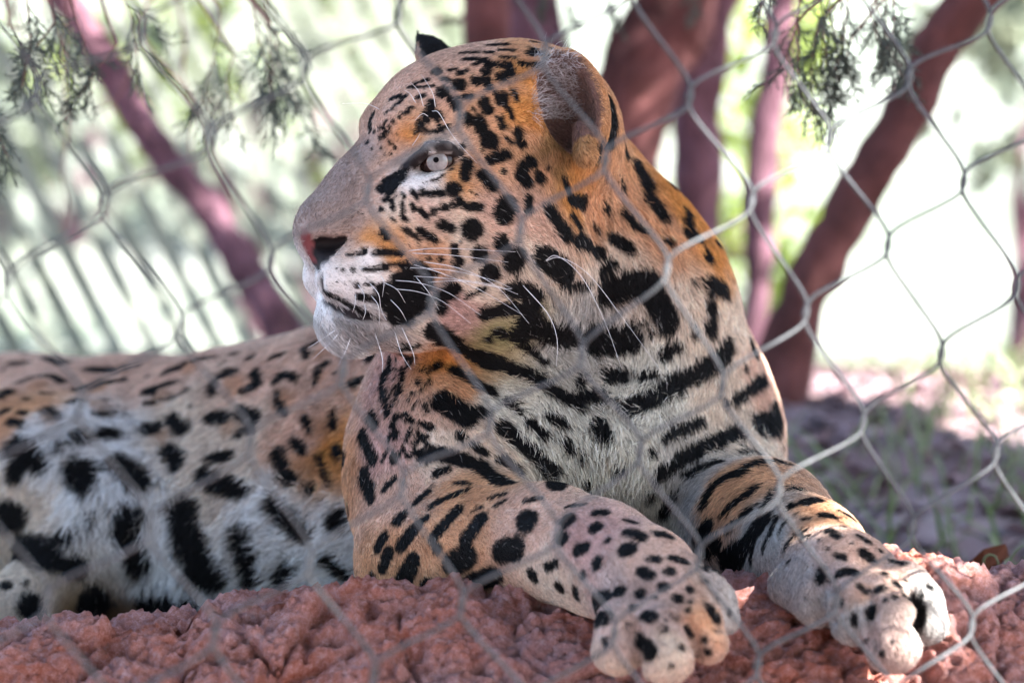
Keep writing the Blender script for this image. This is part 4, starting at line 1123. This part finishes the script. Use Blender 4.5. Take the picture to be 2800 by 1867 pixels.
for pth, Y, w in (([(430, -40), (385, 90), (500, 240), (545, 330), (590, 440), (640, 540)], 3.4, 11), ([(190, -30), (175, 180), (185, 350), (170, 480), (185, 560), (165, 640)], 3.4, 12),
                  ([(480, -30), (505, 110), (500, 200), (530, 300), (520, 400), (535, 460)], 3.5, 10), ([(60, 80), (15, 70), (45, 10), (60, -40)], 3.2, 12), ([(370, 110), (320, 270), (170, 330)], 3.4, 9)):
    mb = MB(); mb.tube(catmull([P(x, y, Y) for x, y in pth], 5), list(np.linspace(PX(w, Y) / 2, PX(w, Y) / 5, (len(pth) - 1) * 5 + 1)), 6)
    mb.build('twig', twig_m, tl)

# --- leaning lath fence far left
lath_m = noise_mat('weathered_lath', (.15, .17, .13), (.30, .32, .27), 6, .9, .2, 30)
lf = thing('lath_fence', 'grey green fence of slanting laths beyond the jaguar\'s back', 'fence', tuple(P(300, 1040, 5.2)))
k = 0
for x in range(-1150, 1500, 92):
    Y = 5.2 + .0004 * (x + 200)
    top, bot = P(x - 520, -420, Y), P(x + 250, 1075, Y)
    w, t = .018, .006
    d = bot - top; ax = np.array([1.0, 0, 0])
    jx = RNG.normal() * .006
    v = []
    for q in (top, bot):
        for sx, sy in ((-1, -1), (1, -1), (1, 1), (-1, 1)):
            v.append(q + np.array([sx * w + jx, sy * t, 0]))
    mesh_obj('lath', v, [(0, 1, 2, 3), (7, 6, 5, 4), (0, 4, 5, 1), (1, 5, 6, 2), (2, 6, 7, 3), (3, 7, 4, 0)], lath_m, lf, smooth=False)
for zz in (.275, 1.12):
    v = []
    for xx in (-1.75, .75):
        for sy, sz in ((-1, -1), (1, -1), (1, 1), (-1, 1)):
            v.append((xx, 5.225 + sy * .008, zz + sz * .02))
    mesh_obj('rail', v, [(3, 2, 1, 0), (4, 5, 6, 7), (0, 1, 5, 4), (1, 2, 6, 5), (2, 3, 7, 6), (3, 0, 4, 7)], lath_m, lf, smooth=False)

# --- bushes and trees farther back, plus one added behind the camera
def bush(label, cat, name, px, py, Y, r, n, seed, mat, size, clumps=26):
    c = P(px, py, Y)
    t = thing(name, label, cat, (c[0], c[1], gz(np.array([c[0]]), np.array([c[1]]))[0]))
    g = parent_loc(t)
    rg = np.random.default_rng(seed)
    mb = MB()
    for q in range(4):
        e = c + rg.normal(size=3) * np.array(r) * .4
        mb.tube(catmull([np.array([g[0] + rg.normal() * .05, g[1], g[2] - .05]), (np.array([g[0], g[1], g[2]]) + e) / 2 + rg.normal(size=3) * .08, e], 4), list(np.linspace(.03, .008, 9)), 6)
    mb.build('trunk', bark2_m, t)
    leaf_cloud('crown', blob_points(n, c, r, seed, clumps, .22), size, mat, t, seed + 1)
bush('lime green leafy tree seen over the lath fence', 'tree', 'leafy_tree', 760, -160, 7.5, (.75, .6, .55), 1000, 401, lime_m, .045)
bush('grey green leafy tree beyond the lath fence', 'tree', 'leafy_tree', 1010, -60, 7.0, (.40, .5, .38), 1000, 402, grey_m, .04)
bush('lime green shrub showing between the pinkish juniper stems', 'shrub', 'leafy_shrub', 2020, 520, 7.0, (.22, .3, .75), 700, 403, lime_m, .04)
bush('large grey leafy tree hanging above the leaning trunk', 'tree', 'leafy_tree', 2860, 40, 6.5, (.30, .4, .35), 700, 406, grey_m, .04)

for k, (x, y, Y, rr, lab) in enumerate(((120, 420, 10, .55, 'pale round shrub on the sunny slope behind the lath fence'), (520, 700, 11, .5, 'low pale shrub on the sunny slope beside the thin leaning stem'),
        (1130, 260, 10, .5, 'pale shrub on the sunny slope behind the jaguar\'s forehead'))):
    bush(lab, 'shrub', 'pale_shrub', x, y, Y, (rr * 1.3, rr, rr), 420, 450 + k, grey_m, .07, 16)
st_ = thing('added_shade_tree', 'added unseen tree behind the camera, blocking frontal sky light', 'tree', (.9, -3.2, -.58))  # added out of view to cut the frontal sky light on the jaguar
mb = MB(); mb.tube(catmull([(.9, -3.2, -.7), (.85, -3.1, .8), (.6, -3.0, 2.0), (.3, -2.9, 3.2)], 6), list(np.linspace(.16, .06, 19)), 12); mb.build('trunk', bark_m, st_)
leaf_cloud('crown', blob_points(16000, (0, -2.9, 2.1), (3.6, 1.0, 2.0), 470, 120, .2), .085, canopy_m, st_, 471)
# --- grass and litter on the bank
rg = np.random.default_rng(500)
mb = MB()
for i in range(420):
    Y = rg.uniform(2.9, 4.6); x = rg.uniform(2120, 2950)
    X = (x - CX) / FPX * Y
    if vnoise(np.array([[X, Y, 0]]), 3.0, 55)[0] < -.1: continue
    b0 = np.array([X, Y, gz(np.array([X]), np.array([Y]))[0] - .005])
    h = rg.uniform(.03, .11); l = rg.normal(size=2) * h * .9
    w = np.array([rg.normal(), rg.normal() * .3, 0]); w = w / np.linalg.norm(w) * rg.uniform(.0015, .003)
    m1 = b0 + np.array([l[0] * .35, l[1] * .35, h * .6]); e = b0 + np.array([l[0], l[1], h])
    mb.quad(b0 - w, b0 + w, m1 + w * .8, m1 - w * .8); mb.tri(m1 - w * .8, m1 + w * .8, e)
grass_m = leaf_mat('grass_blades', (.10, .16, .035), (.30, .33, .20), .35)
tag(mb.build('grass', grass_m, None, False), 'thin grass blades growing on the bank behind the rock', kind='stuff')
mb = MB()
for i in range(5000):
    Y = rg.uniform(2.55, 5.0); X = rg.uniform(.12, 1.1) * Y / 3
    g = np.array([X, Y, gz(np.array([X]), np.array([Y]))[0] + .006])
    a = rg.normal(size=3); a[2] *= .35; a = a / np.linalg.norm(a) * rg.uniform(.008, .024)
    c = np.cross(a, [0, 0, 1.0]) * .4 + np.array([0, 0, rg.normal() * .004])
    mb.quad(g - a, g + c, g + a, g - c)
litter_m = leaf_mat('dry_leaves', (.05, .028, .03), (.34, .22, .235), .15)
tag(mb.build('leaf_litter', litter_m, None, False), 'dry fallen leaves scattered over the bank', kind='stuff')
# one curled dry leaf and a green blade behind the rock
dl_ = [P(2640, 1545, 2.62), P(2690, 1500, 2.60), P(2750, 1485, 2.62), P(2760, 1520, 2.66), P(2720, 1560, 2.64), P(2665, 1568, 2.6)]
mb = MB()
c = np.mean(dl_, 0) + np.array([0, .02, -.012])
for i in range(6): mb.tri(c, dl_[i], dl_[(i + 1) % 6])
dry_m = noise_mat('brown_leaf', (.10, .03, .015), (.20, .065, .03), 60, .7, .3)
tag(mb.build('dry_leaf', dry_m), 'curled reddish brown dry leaf lying just behind the rock', 'leaf')
for pth, lab in (([(2700, 1620), (2690, 1530), (2720, 1520), (2735, 1560)], 'bright green grass blade bent over beside the curled dry leaf'), ([(2740, 1640), (2752, 1560), (2775, 1510), (2800, 1490)], 'grey green grass stalk leaning away from the curled dry leaf')):
    q = catmull([P(x, y, 2.58) for x, y in pth], 5)
    q[0][2] = -.01
    mb = MB(); mb.tube(q, list(np.linspace(.0016, .0006, len(q))), 5)
    tag(mb.build('grass_blade', grass_m), lab, 'grass')

# --- chain-link fence in front of the jaguar
E1 = np.array([.05692614, .02637623, .0453083]); E2 = np.array([.03935209, .01421095, -.07165478]); T0 = np.array([.11924108, 1.95, .16186037 + CAM_Z])
FN = np.cross(E2, E1); FN /= np.linalg.norm(FN)
if FN[1] > 0: FN = -FN
KN = {(-3,-2):(834,185),(-2,-2):(1090,36),(-4,-2):(575,381),(-5,-2):(286,554),(-6,-2):(24,769),(-5,-1):(494,888),(-4,-1):(738,709),(-2,-1):(1257,316),(-3,0):(1183,822),(-3,-1):(1007,518),
      (-4,-3):(390,89),(-5,-3):(101,244),(-1,-1):(1489,149),(-1,0):(1656,435),(0,0):(1886,262),(1,0):(2118,95),(1,1):(2270,381),(2,1):(2487,209),(3,1):(2705,57),(2,2):(2636,494),(0,1):(2055,548),
      (-1,1):(1823,733),(1,2):(2428,667),(0,2):(2204,852),(2,3):(2782,780),(-2,0):(1424,626),(-2,1):(1591,969),(-1,2):(1975,1052),(-2,2):(1751,1231),(0,3):(2359,1153),(-1,3):(2130,1338),(1,3):(2574,963),
      (1,4):(2723,1237),(0,4):(2496,1439),(-1,4):(2288,1642),(-2,4):(2073,1815),(0,5):(2657,1707),(-2,3):(1912,1517),(-3,2):(1522,1457),(-4,0):(938,1016),(-5,0):(685,1207),(-3,1):(1340,1153),(-4,1):(1102,1320),
      (-4,2):(1263,1648),(-6,1):(587,1731),(-6,-1):(220,1106),(-6,0):(411,1439)}
def node(i, j):
    if (i, j) in KN:
        x, y = KN[(i, j)]
        d = np.array([(x - CX) / FPX, 1, -(y - CY) / FPX]); o = np.array([0, 0, CAM_Z])
        return o + d * (((T0 - o) @ FN) / (d @ FN))
    return T0 + i * E1 + j * E2
DH = (E1 + E2) / np.linalg.norm(E1 + E2); DV = (E1 - E2) / np.linalg.norm(E1 - E2)
wire_m, nt, b = new_mat('galvanised_wire')
b.inputs['Metallic'].default_value = .35; b.inputs['Roughness'].default_value = .42
tc = nt.nodes.new('ShaderNodeTexCoord')
rr_ = ramp_(nz_(70, 5).outputs['Fac'], [(.35, (.045, .048, .05)), (.65, (.095, .10, .105))])
nt.links.new(rr_.outputs['Color'], b.inputs['Base Color'])
fence = thing('chain_link_fence', 'grey chain link fence of woven wire in front of the jaguar', 'fence', (0.1, 1.95, -.58))
WR = .00140
for w in range(-20, 17):
    pts = []
    for j in range(14, -16, -1):
        i = w - j
        for (a, b2, sgn) in ((i, j, -1), (i + 1, j, 1)):
            q = node(a, b2)
            if q[2] < -.60 or q[2] > 2.0: continue
            off = DH * sgn * WR * .8
            lo_, hi_ = (-FN, FN) if sgn < 0 else (FN, -FN)      # comes up behind on the left bend, in front on the right
            pts += [q - DV * .0095 + off + lo_ * WR * .9, q + DV * .0095 + off + hi_ * WR * .9]
    if len(pts) < 6: continue
    for _ in range(3):
        pp = [pts[0]]
        for a, b2 in zip(pts, pts[1:]):
            ln = np.linalg.norm(b2 - a); cut = min(.25, .009 / max(ln, 1e-6)) if _ == 0 else .25
            pp += [a + (b2 - a) * cut, b2 - (b2 - a) * cut]
        pts = pp + [pts[-1]]
    mb = MB(); mb.tube(pts, WR, 6)
    mb.build('wire', wire_m, fence)
for w in (-20, 16):
    q = T0 + w * E1 * .5 + w * E2 * .5 + np.array([0, .03, 0])
    if w < 0: q = T0 + np.array([-1.02, -.50, 0])
    else: q = T0 + np.array([.95, .42, 0])
    mb = MB(); mb.tube([np.array([q[0], q[1], -.7]), np.array([q[0], q[1], 2.1])], .024, 16); mb.build('post', wire_m, fence)
